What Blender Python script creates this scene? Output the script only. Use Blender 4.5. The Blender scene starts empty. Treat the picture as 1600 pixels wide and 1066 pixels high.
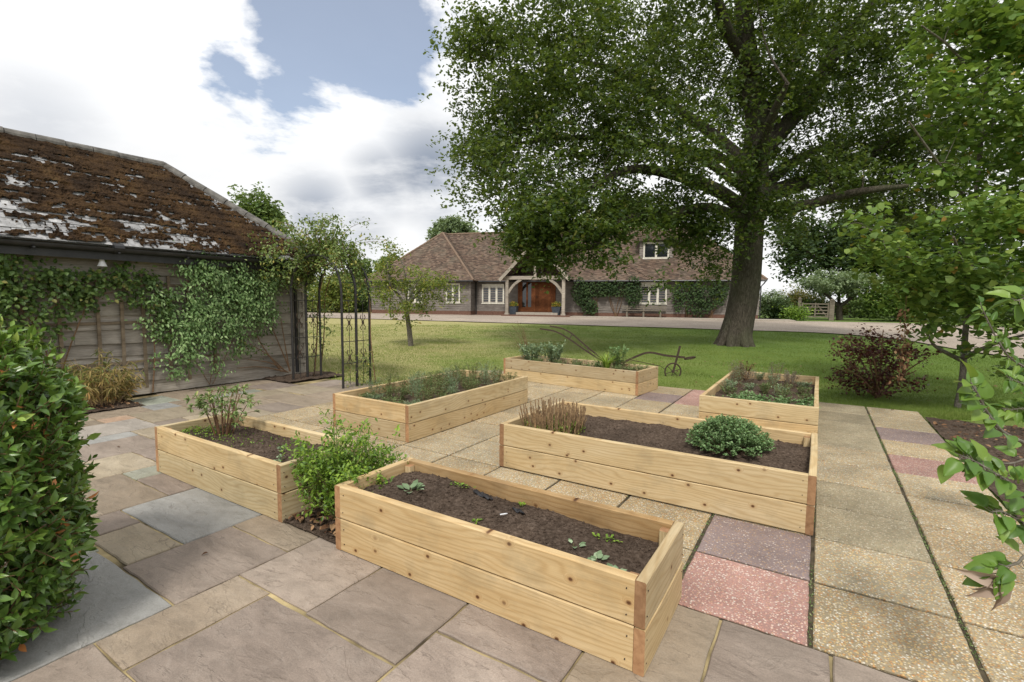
import bpy, math, random
import numpy as np
from mathutils import Matrix
random.seed(7)
rng = np.random.default_rng(7)
sc = bpy.context.scene
col = sc.collection

# ------------------------------------------------------------------ camera
FOC, PITCH, ROLL, YAW, CAMH = 763.93, math.radians(4.696), math.radians(.4857), math.radians(32.0776), 1.5236
cd = bpy.data.cameras.new('camera')
cam = bpy.data.objects.new('camera', cd)
col.objects.link(cam)
cd.sensor_width = 36
cd.lens = FOC / 1600 * 36
cd.clip_start = .05
cd.clip_end = 3000
cam.matrix_world = Matrix.Translation((0, 0, CAMH)) @ Matrix.Rotation(math.pi/2 - PITCH, 4, 'X') @ Matrix.Rotation(ROLL, 4, 'Z')
sc.camera = cam


def ray(x, y):
    X, Y = x - 800, y - 533
    cr, sr = math.cos(ROLL), math.sin(ROLL)
    X, Y = X*cr + Y*sr, -X*sr + Y*cr
    c, s = math.cos(PITCH), math.sin(PITCH)
    u = -Y / FOC
    return np.array([X / FOC, c + u*s, u*c - s])


def at(x, y, Y):
    """point of the scene seen at photo pixel x, y at the depth Y metres"""
    r = ray(x, y)
    return r * (Y / r[1]) + np.array([0, 0, CAMH])


# ------------------------------------------------------------------ render, world, sun
sc.render.engine = 'CYCLES'
sc.cycles.use_denoising = True
sc.cycles.max_bounces = 8
sc.cycles.diffuse_bounces = 4
sc.cycles.transmission_bounces = 4
sc.cycles.caustics_reflective = False
sc.cycles.caustics_refractive = False
sc.view_settings.view_transform = 'Standard'
sc.view_settings.look = 'None'
sc.view_settings.gamma = 1
sc.view_settings.exposure = 0.0

SUN_EL, SUN_AZ = math.radians(52), math.radians(-168)      # azimuth clockwise from +Y: behind the camera, to the left
w = bpy.data.worlds.new('World')
sc.world = w
w.use_nodes = True
nt = w.node_tree
nt.nodes.clear()


def nn(nt, t, **kw):
    n = nt.nodes.new(t)
    for k, v in kw.items():
        if k == 'inp':
            for i, x in v.items():
                n.inputs[i].default_value = x
        else:
            setattr(n, k, v)
    return n


def ramp(nt, fac, stops, interp='LINEAR'):
    r = nt.nodes.new('ShaderNodeValToRGB')
    r.color_ramp.interpolation = interp
    el = r.color_ramp.elements
    while len(el) < len(stops):
        el.new(.5)
    for e, (p, c) in zip(el, stops):
        e.position = p
        e.color = (c, c, c, 1) if not hasattr(c, '__len__') else (*c[:3], 1)
    nt.links.new(fac, r.inputs[0])
    return r.outputs[0]


def mth(nt, op, a, b=None, clamp=False):
    n = nt.nodes.new('ShaderNodeMath')
    n.operation = op
    n.use_clamp = clamp
    for i, v in enumerate((a, b)):
        if v is None:
            continue
        if isinstance(v, (int, float)):
            n.inputs[i].default_value = v
        else:
            nt.links.new(v, n.inputs[i])
    return n.outputs[0]


def mixc(nt, fac, a, b, blend='MIX'):
    n = nt.nodes.new('ShaderNodeMix')
    n.data_type = 'RGBA'
    n.blend_type = blend
    for i, v in ((0, fac), (6, a), (7, b)):
        if isinstance(v, (int, float)):
            n.inputs[i].default_value = v
        elif isinstance(v, (tuple, list)):
            n.inputs[i].default_value = (*v[:3], 1)
        else:
            nt.links.new(v, n.inputs[i])
    return n.outputs[2]


def noise(nt, vec, scale, detail=4, rough=.55, dist=0.):
    n = nn(nt, 'ShaderNodeTexNoise', inp={'Scale': scale, 'Detail': detail, 'Roughness': rough, 'Distortion': dist})
    if vec is not None:
        nt.links.new(vec, n.inputs['Vector'])
    return n.outputs[0]


def vmap(nt, vec, scale=(1, 1, 1), loc=(0, 0, 0)):
    n = nn(nt, 'ShaderNodeMapping')
    n.inputs['Scale'].default_value = scale
    n.inputs['Location'].default_value = loc
    nt.links.new(vec, n.inputs[0])
    return n.outputs[0]


def build_world():
    sky = nn(nt, 'ShaderNodeTexSky', sky_type='NISHITA', sun_disc=False)
    sky.sun_elevation = SUN_EL
    sky.sun_rotation = SUN_AZ
    sky.air_density = 1.0
    sky.dust_density = 1.5
    b1 = nn(nt, 'ShaderNodeBackground', inp={1: .15})
    nt.links.new(sky.outputs[0], b1.inputs[0])
    tc = nn(nt, 'ShaderNodeTexCoord')
    d = nn(nt, 'ShaderNodeVectorMath', operation='NORMALIZE')
    nt.links.new(tc.outputs['Generated'], d.inputs[0])
    d = d.outputs[0]
    sep = nn(nt, 'ShaderNodeSeparateXYZ')
    nt.links.new(d, sep.inputs[0])
    zz = mth(nt, 'ADD', mth(nt, 'ABSOLUTE', sep.outputs[2]), .18)
    cx = mth(nt, 'DIVIDE', sep.outputs[0], zz)
    cy = mth(nt, 'DIVIDE', sep.outputs[1], zz)
    cmb = nn(nt, 'ShaderNodeCombineXYZ')
    nt.links.new(cx, cmb.inputs[0])
    nt.links.new(cy, cmb.inputs[1])
    pv_ = cmb.outputs[0]
    n1 = noise(nt, vmap(nt, pv_, loc=(3.1, 1.7, 0)), 1.5, 11, .60, .2)
    n2 = noise(nt, vmap(nt, pv_, loc=(9.2, 4.4, 2)), .8, 6, .55, .2)

    def spot(px, py, rad):
        r = ray(px, py)
        r = r / np.linalg.norm(r)
        dp = nn(nt, 'ShaderNodeVectorMath', operation='DISTANCE')
        nt.links.new(d, dp.inputs[0])
        dp.inputs[1].default_value = tuple(r)
        return ramp(nt, mth(nt, 'DIVIDE', dp.outputs['Value'], rad), [(0, 1), (1, 0)], 'EASE')
    gap = None
    for a in ((450, 78, .2), (590, 40, .22), (350, 105, .13), (520, 60, .2)):      # the blue opening between the clouds
        s = spot(*a)
        gap = s if gap is None else mth(nt, 'MAXIMUM', gap, s)
    dark = None
    for a, k in (((672, 262, .15), 1.), ((605, 283, .11), .85), ((495, 325, .11), .8), ((60, 195, .13), .4), ((560, 345, .1), .55), ((710, 320, .12), .7)):   # the grey cloud bases
        s = mth(nt, 'MULTIPLY', spot(*a), k)
        dark = s if dark is None else mth(nt, 'MAXIMUM', dark, s)
    # general broken cover + the opening
    m = mth(nt, 'SUBTRACT', mth(nt, 'ADD', n1, .12), mth(nt, 'MULTIPLY', gap, .335))
    cover = ramp(nt, m, [(.39, .22), (.455, .86), (.51, 1.)])
    base = ramp(nt, n2, [(.3, .94), (.5, 1.08), (.68, 1.22)])
    dk = mth(nt, 'MULTIPLY', dark, ramp(nt, n1, [(.38, .3), (.54, 1.)]))
    ccol = mixc(nt, dk, (1., 1.005, 1.01), (.30, .35, .44))
    ccol = mixc(nt, 1., ccol, base, 'MULTIPLY')
    b2 = nn(nt, 'ShaderNodeBackground', inp={1: 1.0})
    nt.links.new(ccol, b2.inputs[0])
    mx = nn(nt, 'ShaderNodeMixShader')
    nt.links.new(cover, mx.inputs[0])
    nt.links.new(b1.outputs[0], mx.inputs[1])
    nt.links.new(b2.outputs[0], mx.inputs[2])
    out = nn(nt, 'ShaderNodeOutputWorld')
    nt.links.new(mx.outputs[0], out.inputs[0])


build_world()
sl = bpy.data.lights.new('sun', 'SUN')
sl.energy = 3.2
sl.angle = math.radians(11)
sl.color = (1, .95, .87)
sun = bpy.data.objects.new('sun', sl)
col.objects.link(sun)
sun.rotation_euler = (math.pi/2 - SUN_EL, 0, math.pi - SUN_AZ)

# ------------------------------------------------------------------ helpers
qv = np.array([math.cos(YAW), -math.sin(YAW)])
pv = np.array([math.sin(YAW), math.cos(YAW)])


def W(q, p, z=0.):
    """paving frame (q across, p away) -> world"""
    g = qv*q + pv*p
    return np.array([g[0], g[1], z])


def QP(x, y):
    return x*qv[0] + y*qv[1], x*pv[0] + y*pv[1]


def terr(Y):
    """lawn height: flat by the patio, rising gently towards the house"""
    t = np.clip((np.asarray(Y, float) - 9.5) / 19.2, 0, 1)
    return .5*t - .03


def ground_at(px, py):
    r = ray(px, py)
    t = np.arange(1, 150, .01)
    z = CAMH + r[2]*t
    i = np.argmax(z <= terr(r[1]*t))
    return np.array([r[0]*t[i], r[1]*t[i], float(terr(r[1]*t[i]))])


def build_mesh(name, parts, mats, smooth=False, rnd=None):
    """parts: list of (verts, faces[, material index]); faces: arrays with the same corner count, or lists"""
    me = bpy.data.meshes.new(name)
    Vs, loops, tots, mi, off = [], [], [], [], 0
    for pt in parts:
        V = np.asarray(pt[0], np.float32).reshape(-1, 3)
        F = pt[1]
        k = pt[2] if len(pt) > 2 else 0
        Vs.append(V)
        if isinstance(F, np.ndarray):
            loops.append((F + off).ravel())
            tots.append(np.full(len(F), F.shape[1]))
            mi.append(np.full(len(F), k))
        else:
            for f in F:
                loops.append(np.array(f) + off)
            tots.append(np.array([len(f) for f in F]))
            mi.append(np.full(len(F), k))
        off += len(V)
    V = np.concatenate(Vs)
    L = np.concatenate(loops).astype(np.int32)
    T = np.concatenate(tots).astype(np.int32)
    me.vertices.add(len(V))
    me.vertices.foreach_set('co', V.ravel())
    me.loops.add(len(L))
    me.loops.foreach_set('vertex_index', L)
    me.polygons.add(len(T))
    st = np.concatenate([[0], np.cumsum(T)[:-1]]).astype(np.int32)
    me.polygons.foreach_set('loop_start', st)
    me.polygons.foreach_set('loop_total', T)
    me.polygons.foreach_set('material_index', np.concatenate(mi).astype(np.int32))
    me.polygons.foreach_set('use_smooth', np.full(len(T), bool(smooth)))
    if rnd is not None:
        a = me.attributes.new('rnd', 'FLOAT', 'FACE')
        a.data.foreach_set('value', np.asarray(rnd, np.float32))
    for m in (mats if isinstance(mats, (list, tuple)) else [mats]):
        me.materials.append(m)
    me.update(calc_edges=True)
    me.validate()
    return me


def link(name, data, parent=None, loc=(0, 0, 0), rotz=0., kind=None):
    o = bpy.data.objects.new(name, data)
    col.objects.link(o)
    o.parent = parent
    o.location = tuple(float(v) for v in loc)
    o.rotation_euler = (0, 0, rotz) if isinstance(rotz, (int, float)) else rotz
    if kind:
        o['kind'] = kind
    return o


def obj(name, parts, mats, parent=None, loc=(0, 0, 0), rotz=0., smooth=False, rnd=None, kind=None):
    return link(name, build_mesh(name, parts, mats, smooth, rnd), parent, loc, rotz, kind)


def tag(o, label, cat, group=None):
    o['label'] = label
    o['category'] = cat
    if group:
        o['group'] = group
    return o


def thing(name, label, cat, loc=(0, 0, 0), rotz=0., group=None):
    return tag(link(name, None, None, loc, rotz), label, cat, group)


BF = np.array([[0, 3, 2, 1], [4, 5, 6, 7], [0, 1, 5, 4], [1, 2, 6, 5], [2, 3, 7, 6], [3, 0, 4, 7]])


def box(x0, x1, y0, y1, z0, z1):
    return (np.array([[x0, y0, z0], [x1, y0, z0], [x1, y1, z0], [x0, y1, z0],
                      [x0, y0, z1], [x1, y0, z1], [x1, y1, z1], [x0, y1, z1]], float), BF)


def bar(a, b, w_, h_, up=(0, 0, 1)):
    """rectangular bar from a to b"""
    a, b = np.asarray(a, float), np.asarray(b, float)
    d = (b-a) / np.linalg.norm(b-a)
    u = np.asarray(up, float)
    s = np.cross(d, u)
    if np.linalg.norm(s) < 1e-4:
        s = np.cross(d, (1, 0, 0))
    s /= np.linalg.norm(s)
    u = np.cross(s, d)
    V = [e + s*i*w_/2 + u*j*h_/2 for e in (a, b) for i, j in ((-1, -1), (1, -1), (1, 1), (-1, 1))]
    return (np.array(V), BF)


def tube(path, rad, n=6, cap=True):
    P = np.asarray(path, float)
    m = len(P)
    R = np.broadcast_to(np.asarray(rad, float), (m,))
    T = np.gradient(P, axis=0)
    T /= np.linalg.norm(T, axis=1)[:, None] + 1e-9
    mean = T.mean(0)
    ref = np.eye(3)[np.argmin(np.abs(mean))]
    A = np.cross(T, ref)
    A /= np.linalg.norm(A, axis=1)[:, None] + 1e-9
    B = np.cross(T, A)
    th = np.arange(n)*2*math.pi/n
    V = P[:, None] + R[:, None, None]*(A[:, None]*np.cos(th)[None, :, None] + B[:, None]*np.sin(th)[None, :, None])
    i, j = np.meshgrid(np.arange(m-1), np.arange(n), indexing='ij')
    F = np.stack([i*n+j, i*n+(j+1) % n, (i+1)*n+(j+1) % n, (i+1)*n+j], -1).reshape(-1, 4)
    out = [(V.reshape(-1, 3), F)]
    if cap:
        out.append((V[0][::-1], [list(range(n))]))
        out.append((V[-1], [list(range(n))]))
    return out


def spline(pts, n=20):
    P = np.asarray(pts, float)
    t = np.linspace(0, len(P)-1, n)
    Q = np.concatenate([[2*P[0]-P[1]], P, [2*P[-1]-P[-2]]])
    i = np.minimum(t.astype(int), len(P)-2)
    f = (t-i)[:, None]
    a, b, c, d = Q[i], Q[i+1], Q[i+2], Q[i+3]
    return .5*(2*b + (c-a)*f + (2*a-5*b+4*c-d)*f*f + (3*b-a-3*c+d)*f**3)


def grid(xs, ys, zf):
    X, Y = np.meshgrid(xs, ys, indexing='ij')
    V = np.stack([X, Y, zf(X, Y)], -1).reshape(-1, 3)
    n, m = len(xs), len(ys)
    i, j = np.meshgrid(np.arange(n-1), np.arange(m-1), indexing='ij')
    F = np.stack([i*m+j, (i+1)*m+j, (i+1)*m+j+1, i*m+j+1], -1).reshape(-1, 4)
    return V, F


def vnoise(x, y, seed=0, octaves=4, rough=.5):
    x, y = np.asarray(x, float), np.asarray(y, float)
    out, amp, tot = 0, 1., 0.
    for o in range(octaves):
        xi, yi = np.floor(x).astype(np.int64), np.floor(y).astype(np.int64)
        fx, fy = x-xi, y-yi
        fx, fy = fx*fx*(3-2*fx), fy*fy*(3-2*fy)

        def h(i, j):
            v = np.sin(i*127.1 + j*311.7 + (seed+o)*74.7)*43758.5453
            return v - np.floor(v)
        v = (h(xi, yi)*(1-fx)+h(xi+1, yi)*fx)*(1-fy) + (h(xi, yi+1)*(1-fx)+h(xi+1, yi+1)*fx)*fy
        out = out + v*amp
        tot += amp
        amp *= rough
        x, y = x*2.03+5.1, y*2.03+1.7
    return out/tot


def unit(v):
    return v/(np.linalg.norm(v, axis=-1, keepdims=True)+1e-9)


# leaf templates: x across (-.5...5), y along (0..1), z up; triangles
T_SIMPLE = (np.array([[0, 0, 0], [-.5, .5, .1], [0, 1, 0], [.5, .5, .1]]), np.array([[0, 2, 1], [0, 3, 2]]))
_m = [[0, 0, 0], [0, .33, -.01], [0, .68, -.05], [0, 1, -.13]]
_tf = np.array([[0, 1, 4], [4, 1, 5], [1, 2, 5], [5, 2, 3], [0, 6, 1], [6, 7, 1], [1, 7, 2], [7, 3, 2]])
T_OVATE = (np.array(_m + [[-.46, .30, .07], [-.42, .64, .03], [.46, .30, .07], [.42, .64, .03]]), _tf)
T_HEART = (np.array(_m + [[-.5, .12, .02], [-.46, .58, -.04], [.5, .12, .02], [.46, .58, -.04]]), _tf)
T_LANCE = (np.array(_m + [[-.42, .35, .06], [-.40, .6, .03], [.42, .35, .06], [.40, .6, .03]]), _tf)
T_BLADE = (np.array([[-.5, 0, 0], [.5, 0, 0], [-.42, .4, .06], [.42, .4, .06], [-.25, .75, 0], [.25, .75, 0], [0, 1, -.12]]),
           np.array([[0, 1, 3], [0, 3, 2], [2, 3, 5], [2, 5, 4], [4, 5, 6]]))


def _fine():
    nu, nv = 5, 8
    V, F = [], []
    for j in range(nv):
        t = j/(nv-1)
        w_ = math.sin(math.pi*t**.72)**.85 * (1.08-.25*t) if 0 < t < 1 else 0.
        for i in range(nu):
            u = i/(nu-1)*2-1
            V.append((u*.5*w_, t, .15*abs(u)**1.3*w_ - .24*t*t + .02*math.sin(t*14+u)*abs(u)))
    for j in range(nv-1):
        for i in range(nu-1):
            a = j*nu+i
            F += [[a, a+1, a+nu+1], [a, a+nu+1, a+nu]]
    return np.array(V), np.array(F)


T_FINE = _fine()
# oak leaf: wavy lobed edge
T_OAKS = (np.array([[0, 0, 0], [0, 1, -.1], [-.5, .4, .05], [-.24, .55, .02], [-.45, .8, .03], [.5, .4, .05], [.24, .55, .02], [.45, .8, .03]]),
          np.array([[0, 3, 2], [0, 1, 3], [3, 1, 4], [0, 5, 6], [0, 6, 1], [6, 7, 1]]))
T_OAK = (np.array([[0, 0, 0], [0, .5, -.02], [0, 1, -.1], [-.22, .2, .03], [-.5, .42, .06], [-.3, .55, .03], [-.48, .78, .03],
                   [.22, .2, .03], [.5, .42, .06], [.3, .55, .03], [.48, .78, .03]]),
         np.array([[0, 1, 3], [3, 1, 4], [4, 1, 5], [5, 1, 2], [5, 2, 6], [0, 7, 1], [7, 8, 1], [8, 9, 1], [9, 2, 1], [9, 10, 2]]))


def leaves(P, D, N, L, Wd, tmpl, rnd=None):
    """one leaf per row: base P, direction D, face normal N, length L, width Wd -> (part, per-face rnd)"""
    T, F = tmpl
    P = np.asarray(P, float)
    n = len(P)
    D = unit(np.asarray(D, float))
    X = unit(np.cross(D, N))
    Z = np.cross(X, D)
    L = np.broadcast_to(np.asarray(L, float), (n,))[:, None, None]
    Wd = np.broadcast_to(np.asarray(Wd, float), (n,))[:, None, None]
    V = P[:, None] + X[:, None]*T[None, :, 0:1]*Wd + D[:, None]*T[None, :, 1:2]*L + Z[:, None]*T[None, :, 2:3]*L
    k = len(T)
    Fa = (F[None] + (np.arange(n)*k)[:, None, None]).reshape(-1, 3)
    r = rng.random(n) if rnd is None else rnd
    return (V.reshape(-1, 3), Fa), np.repeat(r, len(F))


def leaf_obj(name, sets, mat, parent, loc=(0, 0, 0), rotz=0., smooth=False):
    return obj(name, [s[0] for s in sets], mat, parent, loc, rotz, smooth=smooth, rnd=np.concatenate([s[1] for s in sets]))


def rvec(n):
    return unit(rng.normal(size=(n, 3)))


# ------------------------------------------------------------------ materials
def newmat(name):
    m = bpy.data.materials.new(name)
    m.use_nodes = True
    t = m.node_tree
    b = t.nodes['Principled BSDF']
    tc = t.nodes.new('ShaderNodeTexCoord')
    return m, t, b, tc


def bump(t, b, h, strength=.3, dist=.01):
    n = nn(t, 'ShaderNodeBump', inp={'Strength': strength, 'Distance': dist})
    t.links.new(h, n.inputs['Height'])
    t.links.new(n.outputs[0], b.inputs['Normal'])


def objrand(t, k=50.):
    """object coordinates moved by a random step for every object, so that no two pieces repeat"""
    tc = t.nodes.new('ShaderNodeTexCoord')
    oi = t.nodes.new('ShaderNodeObjectInfo')
    v = nn(t, 'ShaderNodeVectorMath', operation='ADD')
    cb = t.nodes.new('ShaderNodeCombineXYZ')
    r = mth(t, 'MULTIPLY', oi.outputs['Random'], k)
    t.links.new(r, cb.inputs[0])
    t.links.new(mth(t, 'MULTIPLY', r, 1.7), cb.inputs[1])
    t.links.new(mth(t, 'MULTIPLY', r, .63), cb.inputs[2])
    t.links.new(tc.outputs['Object'], v.inputs[0])
    t.links.new(cb.outputs[0], v.inputs[1])
    return v.outputs[0], oi.outputs['Random']


def simple(name, c1, c2, scale=8, rough=.6, bmp=.2, detail=5, spec=.3, metal=0., dist=.01, coord='Object'):
    m, t, b, tc = newmat(name)
    n = noise(t, tc.outputs[coord], scale, detail)
    t.links.new(ramp(t, n, [(.3, c1), (.7, c2)]), b.inputs['Base Color'])
    b.inputs['Roughness'].default_value = rough
    b.inputs['Specular IOR Level'].default_value = spec
    b.inputs['Metallic'].default_value = metal
    if bmp:
        bump(t, b, noise(t, tc.outputs[coord], scale*3, 4), bmp, dist)
    return m


def leaf_mat(name, stops, rough=.5, spec=.35, trans=.3, tcol=None):
    """stops: colour ramp over the per-leaf random number"""
    m, t, b, tc = newmat(name)
    a = nn(t, 'ShaderNodeAttribute', attribute_name='rnd')
    c = ramp(t, a.outputs['Fac'], stops)
    n = noise(t, tc.outputs['Object'], 1.3, 3)
    c = mixc(t, 1., c, ramp(t, n, [(.3, .78), (.7, 1.2)]), 'MULTIPLY')
    t.links.new(c, b.inputs['Base Color'])
    b.inputs['Roughness'].default_value = rough
    b.inputs['Specular IOR Level'].default_value = spec
    tr = nn(t, 'ShaderNodeBsdfTranslucent')
    t.links.new(mixc(t, .5, c, tcol or (.25, .35, .03)), tr.inputs[0])
    mx = nn(t, 'ShaderNodeMixShader', inp={0: trans})
    t.links.new(b.outputs[0], mx.inputs[1])
    t.links.new(tr.outputs[0], mx.inputs[2])
    t.links.new(mx.outputs[0], t.nodes['Material Output'].inputs[0])
    return m


def stone_mat(name, a, b_, c):
    m, t, b, tc = newmat(name)
    v, r = objrand(t)
    n1 = noise(t, vmap(t, v, (1, 2.2, 1)), 1.7, 8, .6, .6)
    n2 = noise(t, vmap(t, v, (1, 1.7, 1)), 6.5, 10, .72, .5)
    n3 = noise(t, v, 150, 4, .7)
    cc = ramp(t, n1, [(.28, a), (.5, b_), (.72, c)])
    cc = mixc(t, 1., cc, ramp(t, n2, [(.28, .70), (.5, 1.0), (.72, 1.22)]), 'MULTIPLY')
    cc = mixc(t, 1., cc, ramp(t, n3, [(.3, .80), (.7, 1.16)]), 'MULTIPLY')
    cc = mixc(t, mth(t, 'MULTIPLY', mth(t, 'FRACT', mth(t, 'MULTIPLY', r, 7.3)), .24), cc, (.31, .26, .19))
    cc = mixc(t, 1., cc, ramp(t, mth(t, 'FRACT', mth(t, 'MULTIPLY', r, 13.7)), [(0, .80), (1, 1.12)]), 'MULTIPLY')
    # thin pale veins / riven ledges
    wv = ramp(t, noise(t, vmap(t, v, (1.2, 3, 1)), 1.6, 6, .55, 2.), [(.485, 0), (.5, 1), (.515, 0)])
    cc = mixc(t, mth(t, 'MULTIPLY', wv, .07), cc, (.5, .46, .41))
    ck = ramp(t, noise(t, vmap(t, v, (.8, 2.2, 1), (4, 7, 1)), 1.1, 9, .6, 1.), [(.492, 0), (.5, 1), (.508, 0)])
    cc = mixc(t, mth(t, 'MULTIPLY', mth(t, 'MULTIPLY', ck, ramp(t, n2, [(.45, 0), (.6, 1)])), .6), cc, (.07, .055, .045))
    t.links.new(cc, b.inputs['Base Color'])
    t.links.new(ramp(t, n2, [(.3, .62), (.7, .85)]), b.inputs['Roughness'])
    b.inputs['Specular IOR Level'].default_value = .3
    ledge = ramp(t, n1, [(.3, 0), (.40, .3), (.42, .45), (.55, .55), (.565, .75), (.75, 1.)])
    h = mth(t, 'ADD', mth(t, 'MULTIPLY', ledge, .8), mth(t, 'ADD', mth(t, 'MULTIPLY', n2, .4), mth(t, 'MULTIPLY', n3, .08)))
    bump(t, b, h, .9, .014)
    return m


def agg_mat(name, matrix, pebbles, worn, amount):
    m, t, b, tc = newmat(name)
    v, r = objrand(t)
    wob = nn(t, 'ShaderNodeVectorMath', operation='ADD')
    nz = nn(t, 'ShaderNodeTexNoise', inp={'Scale': 90., 'Detail': 2.})
    t.links.new(v, nz.inputs['Vector'])
    sc_ = nn(t, 'ShaderNodeVectorMath', operation='SCALE', inp={3: .006})
    t.links.new(nz.outputs['Color'], sc_.inputs[0])
    t.links.new(v, wob.inputs[0])
    t.links.new(sc_.outputs[0], wob.inputs[1])
    vo = nn(t, 'ShaderNodeTexVoronoi', inp={'Scale': 92., 'Randomness': 1.})
    t.links.new(wob.outputs[0], vo.inputs['Vector'])
    sp = nn(t, 'ShaderNodeSeparateColor')
    t.links.new(vo.outputs['Color'], sp.inputs[0])
    peb = ramp(t, sp.outputs[0], pebbles, 'CONSTANT')
    big = noise(t, v, 3.2, 5, .6, .5)
    show = mth(t, 'MULTIPLY', ramp(t, vo.outputs['Distance'], [(.38, 1), (.56, 0)]),
               ramp(t, mth(t, 'ADD', mth(t, 'MULTIPLY', big, .7), mth(t, 'MULTIPLY', sp.outputs[1], .45)), [(amount-.12, 0), (amount+.08, 1)]))
    mcol = ramp(t, noise(t, v, 14, 6, .65), [(.3, matrix), (.7, worn)])
    mcol = mixc(t, ramp(t, big, [(.3, .6), (.6, 0)]), mcol, tuple(x*.62 for x in matrix))
    c = mixc(t, show, mcol, peb)
    c = mixc(t, 1., c, ramp(t, r, [(0, .85), (1, 1.08)]), 'MULTIPLY')
    c = mixc(t, 1., c, ramp(t, noise(t, v, 2.2, 4), [(.3, .82), (.65, 1.08)]), 'MULTIPLY')
    t.links.new(c, b.inputs['Base Color'])
    b.inputs['Roughness'].default_value = .75
    b.inputs['Specular IOR Level'].default_value = .25
    bump(t, b, mth(t, 'ADD', show, mth(t, 'MULTIPLY', noise(t, v, 200, 2), .3)), .6, .004)
    return m


def wood_new(name, end=False, damp=False):
    m, t, b, tc = newmat(name)
    v, r = objrand(t)
    if end:
        n = noise(t, vmap(t, v, (1, 1, 1)), 26, 5, .6, .6)
        c = ramp(t, n, [(.3, (.25, .125, .055)), (.7, (.42, .24, .12))])
        t.links.new(mixc(t, 1., c, ramp(t, r, [(0, .7), (1, 1.15)]), 'MULTIPLY'), b.inputs['Base Color'])
        b.inputs['Roughness'].default_value = .8
        return m
    # knots
    kv = nn(t, 'ShaderNodeTexVoronoi', voronoi_dimensions='2D', inp={'Scale': 8.5, 'Randomness': 1.})
    sk, ck = nn(t, 'ShaderNodeSeparateXYZ'), nn(t, 'ShaderNodeCombineXYZ')
    t.links.new(v, sk.inputs[0])
    t.links.new(mth(t, 'MULTIPLY', sk.outputs[0], .8), ck.inputs[0])
    t.links.new(sk.outputs[2], ck.inputs[1])
    t.links.new(ck.outputs[0], kv.inputs['Vector'])
    sp = nn(t, 'ShaderNodeSeparateColor')
    t.links.new(kv.outputs['Color'], sp.inputs[0])
    keep = ramp(t, sp.outputs[0], [(.30, 1), (.32, 0)])
    kd = kv.outputs['Distance']
    knot = mth(t, 'MULTIPLY', ramp(t, mth(t, 'ADD', kd, mth(t, 'MULTIPLY', noise(t, v, 60, 2), .03)), [(.06, 1), (.12, 0)]), keep)
    halo = mth(t, 'MULTIPLY', ramp(t, kd, [(.05, 1), (.26, 0)], 'EASE'), keep)
    # growth-ring lines along the board, bent round the knots
    sx = nn(t, 'ShaderNodeSeparateXYZ')
    t.links.new(v, sx.inputs[0])
    warp = noise(t, vmap(t, v, (.8, 3, 4)), 1., 3, .5, .2)
    ph = mth(t, 'ADD', mth(t, 'MULTIPLY', sx.outputs[2], 48.), mth(t, 'ADD', mth(t, 'MULTIPLY', warp, 15.), mth(t, 'MULTIPLY', halo, 4.)))
    ring = mth(t, 'MULTIPLY', mth(t, 'ADD', mth(t, 'SINE', mth(t, 'MULTIPLY', ph, 4.6)), 1.), .5)
    ring = mth(t, 'POWER', ring, 2.5)
    fib = noise(t, vmap(t, v, (5, 190, 190)), 1., 5, .65)
    big = noise(t, vmap(t, v, (1.3, 5, 5)), 1.2, 4, .6)
    c = ramp(t, big, [(.25, (.47, .355, .195)), (.5, (.565, .45, .27)), (.75, (.62, .52, .345))])
    c = mixc(t, mth(t, 'MULTIPLY', ring, .42), c, (.36, .235, .10))
    c = mixc(t, 1., c, ramp(t, fib, [(.3, .84), (.7, 1.08)]), 'MULTIPLY')
    c = mixc(t, mth(t, 'MULTIPLY', halo, .4), c, (.38, .22, .09))
    c = mixc(t, knot, c, (.10, .045, .02))
    hue = ramp(t, r, [(0, (.74, .74, .76)), (.25, (1.05, 1.0, .92)), (.5, (.86, .88, .88)), (.75, (1.04, .94, .82)), (1, (.90, .86, .80))])
    c = mixc(t, 1., c, hue, 'MULTIPLY')
    # greyish damp stains
    st = ramp(t, noise(t, vmap(t, v, (2.5, 3, 3)), 1.5, 6, .65), [(.50, 0), (.72, .5)])
    c = mixc(t, st, c, (.27, .215, .13))
    if damp:
        c = mixc(t, 1., c, ramp(t, noise(t, vmap(t, v, (1.5, 3, 4)), 1.4, 5), [(.3, (.50, .40, .31)), (.7, (.78, .68, .58))]), 'MULTIPLY')
    t.links.new(c, b.inputs['Base Color'])
    b.inputs['Roughness'].default_value = .62
    b.inputs['Specular IOR Level'].default_value = .25
    bump(t, b, mth(t, 'ADD', mth(t, 'MULTIPLY', ring, .4), fib), .25, .002)
    return m


def board_mat(name, cols, zs=60, dark=.5, green=0.):
    """weathered boards: long grain along local x or y, stains and splits"""
    m, t, b, tc = newmat(name)
    v, r = objrand(t)
    g = noise(t, vmap(t, v, (3, 3, zs)), 1., 6, .65, .3)
    big = noise(t, vmap(t, v, (1, 1, 3)), 1.6, 6, .65)
    c = ramp(t, g, [(.25, cols[0]), (.5, cols[1]), (.75, cols[2])])
    c = mixc(t, 1., c, ramp(t, big, [(.25, dark), (.7, 1.15)]), 'MULTIPLY')
    c = mixc(t, 1., c, ramp(t, r, [(0, .8), (1, 1.15)]), 'MULTIPLY')
    if green:
        c = mixc(t, mth(t, 'MULTIPLY', ramp(t, noise(t, v, 1.1, 5), [(.45, 0), (.7, 1)]), green), c, (.12, .13, .065))
    t.links.new(c, b.inputs['Base Color'])
    b.inputs['Roughness'].default_value = .85
    b.inputs['Specular IOR Level'].default_value = .15
    bump(t, b, g, .5, .006)
    return m


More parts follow.
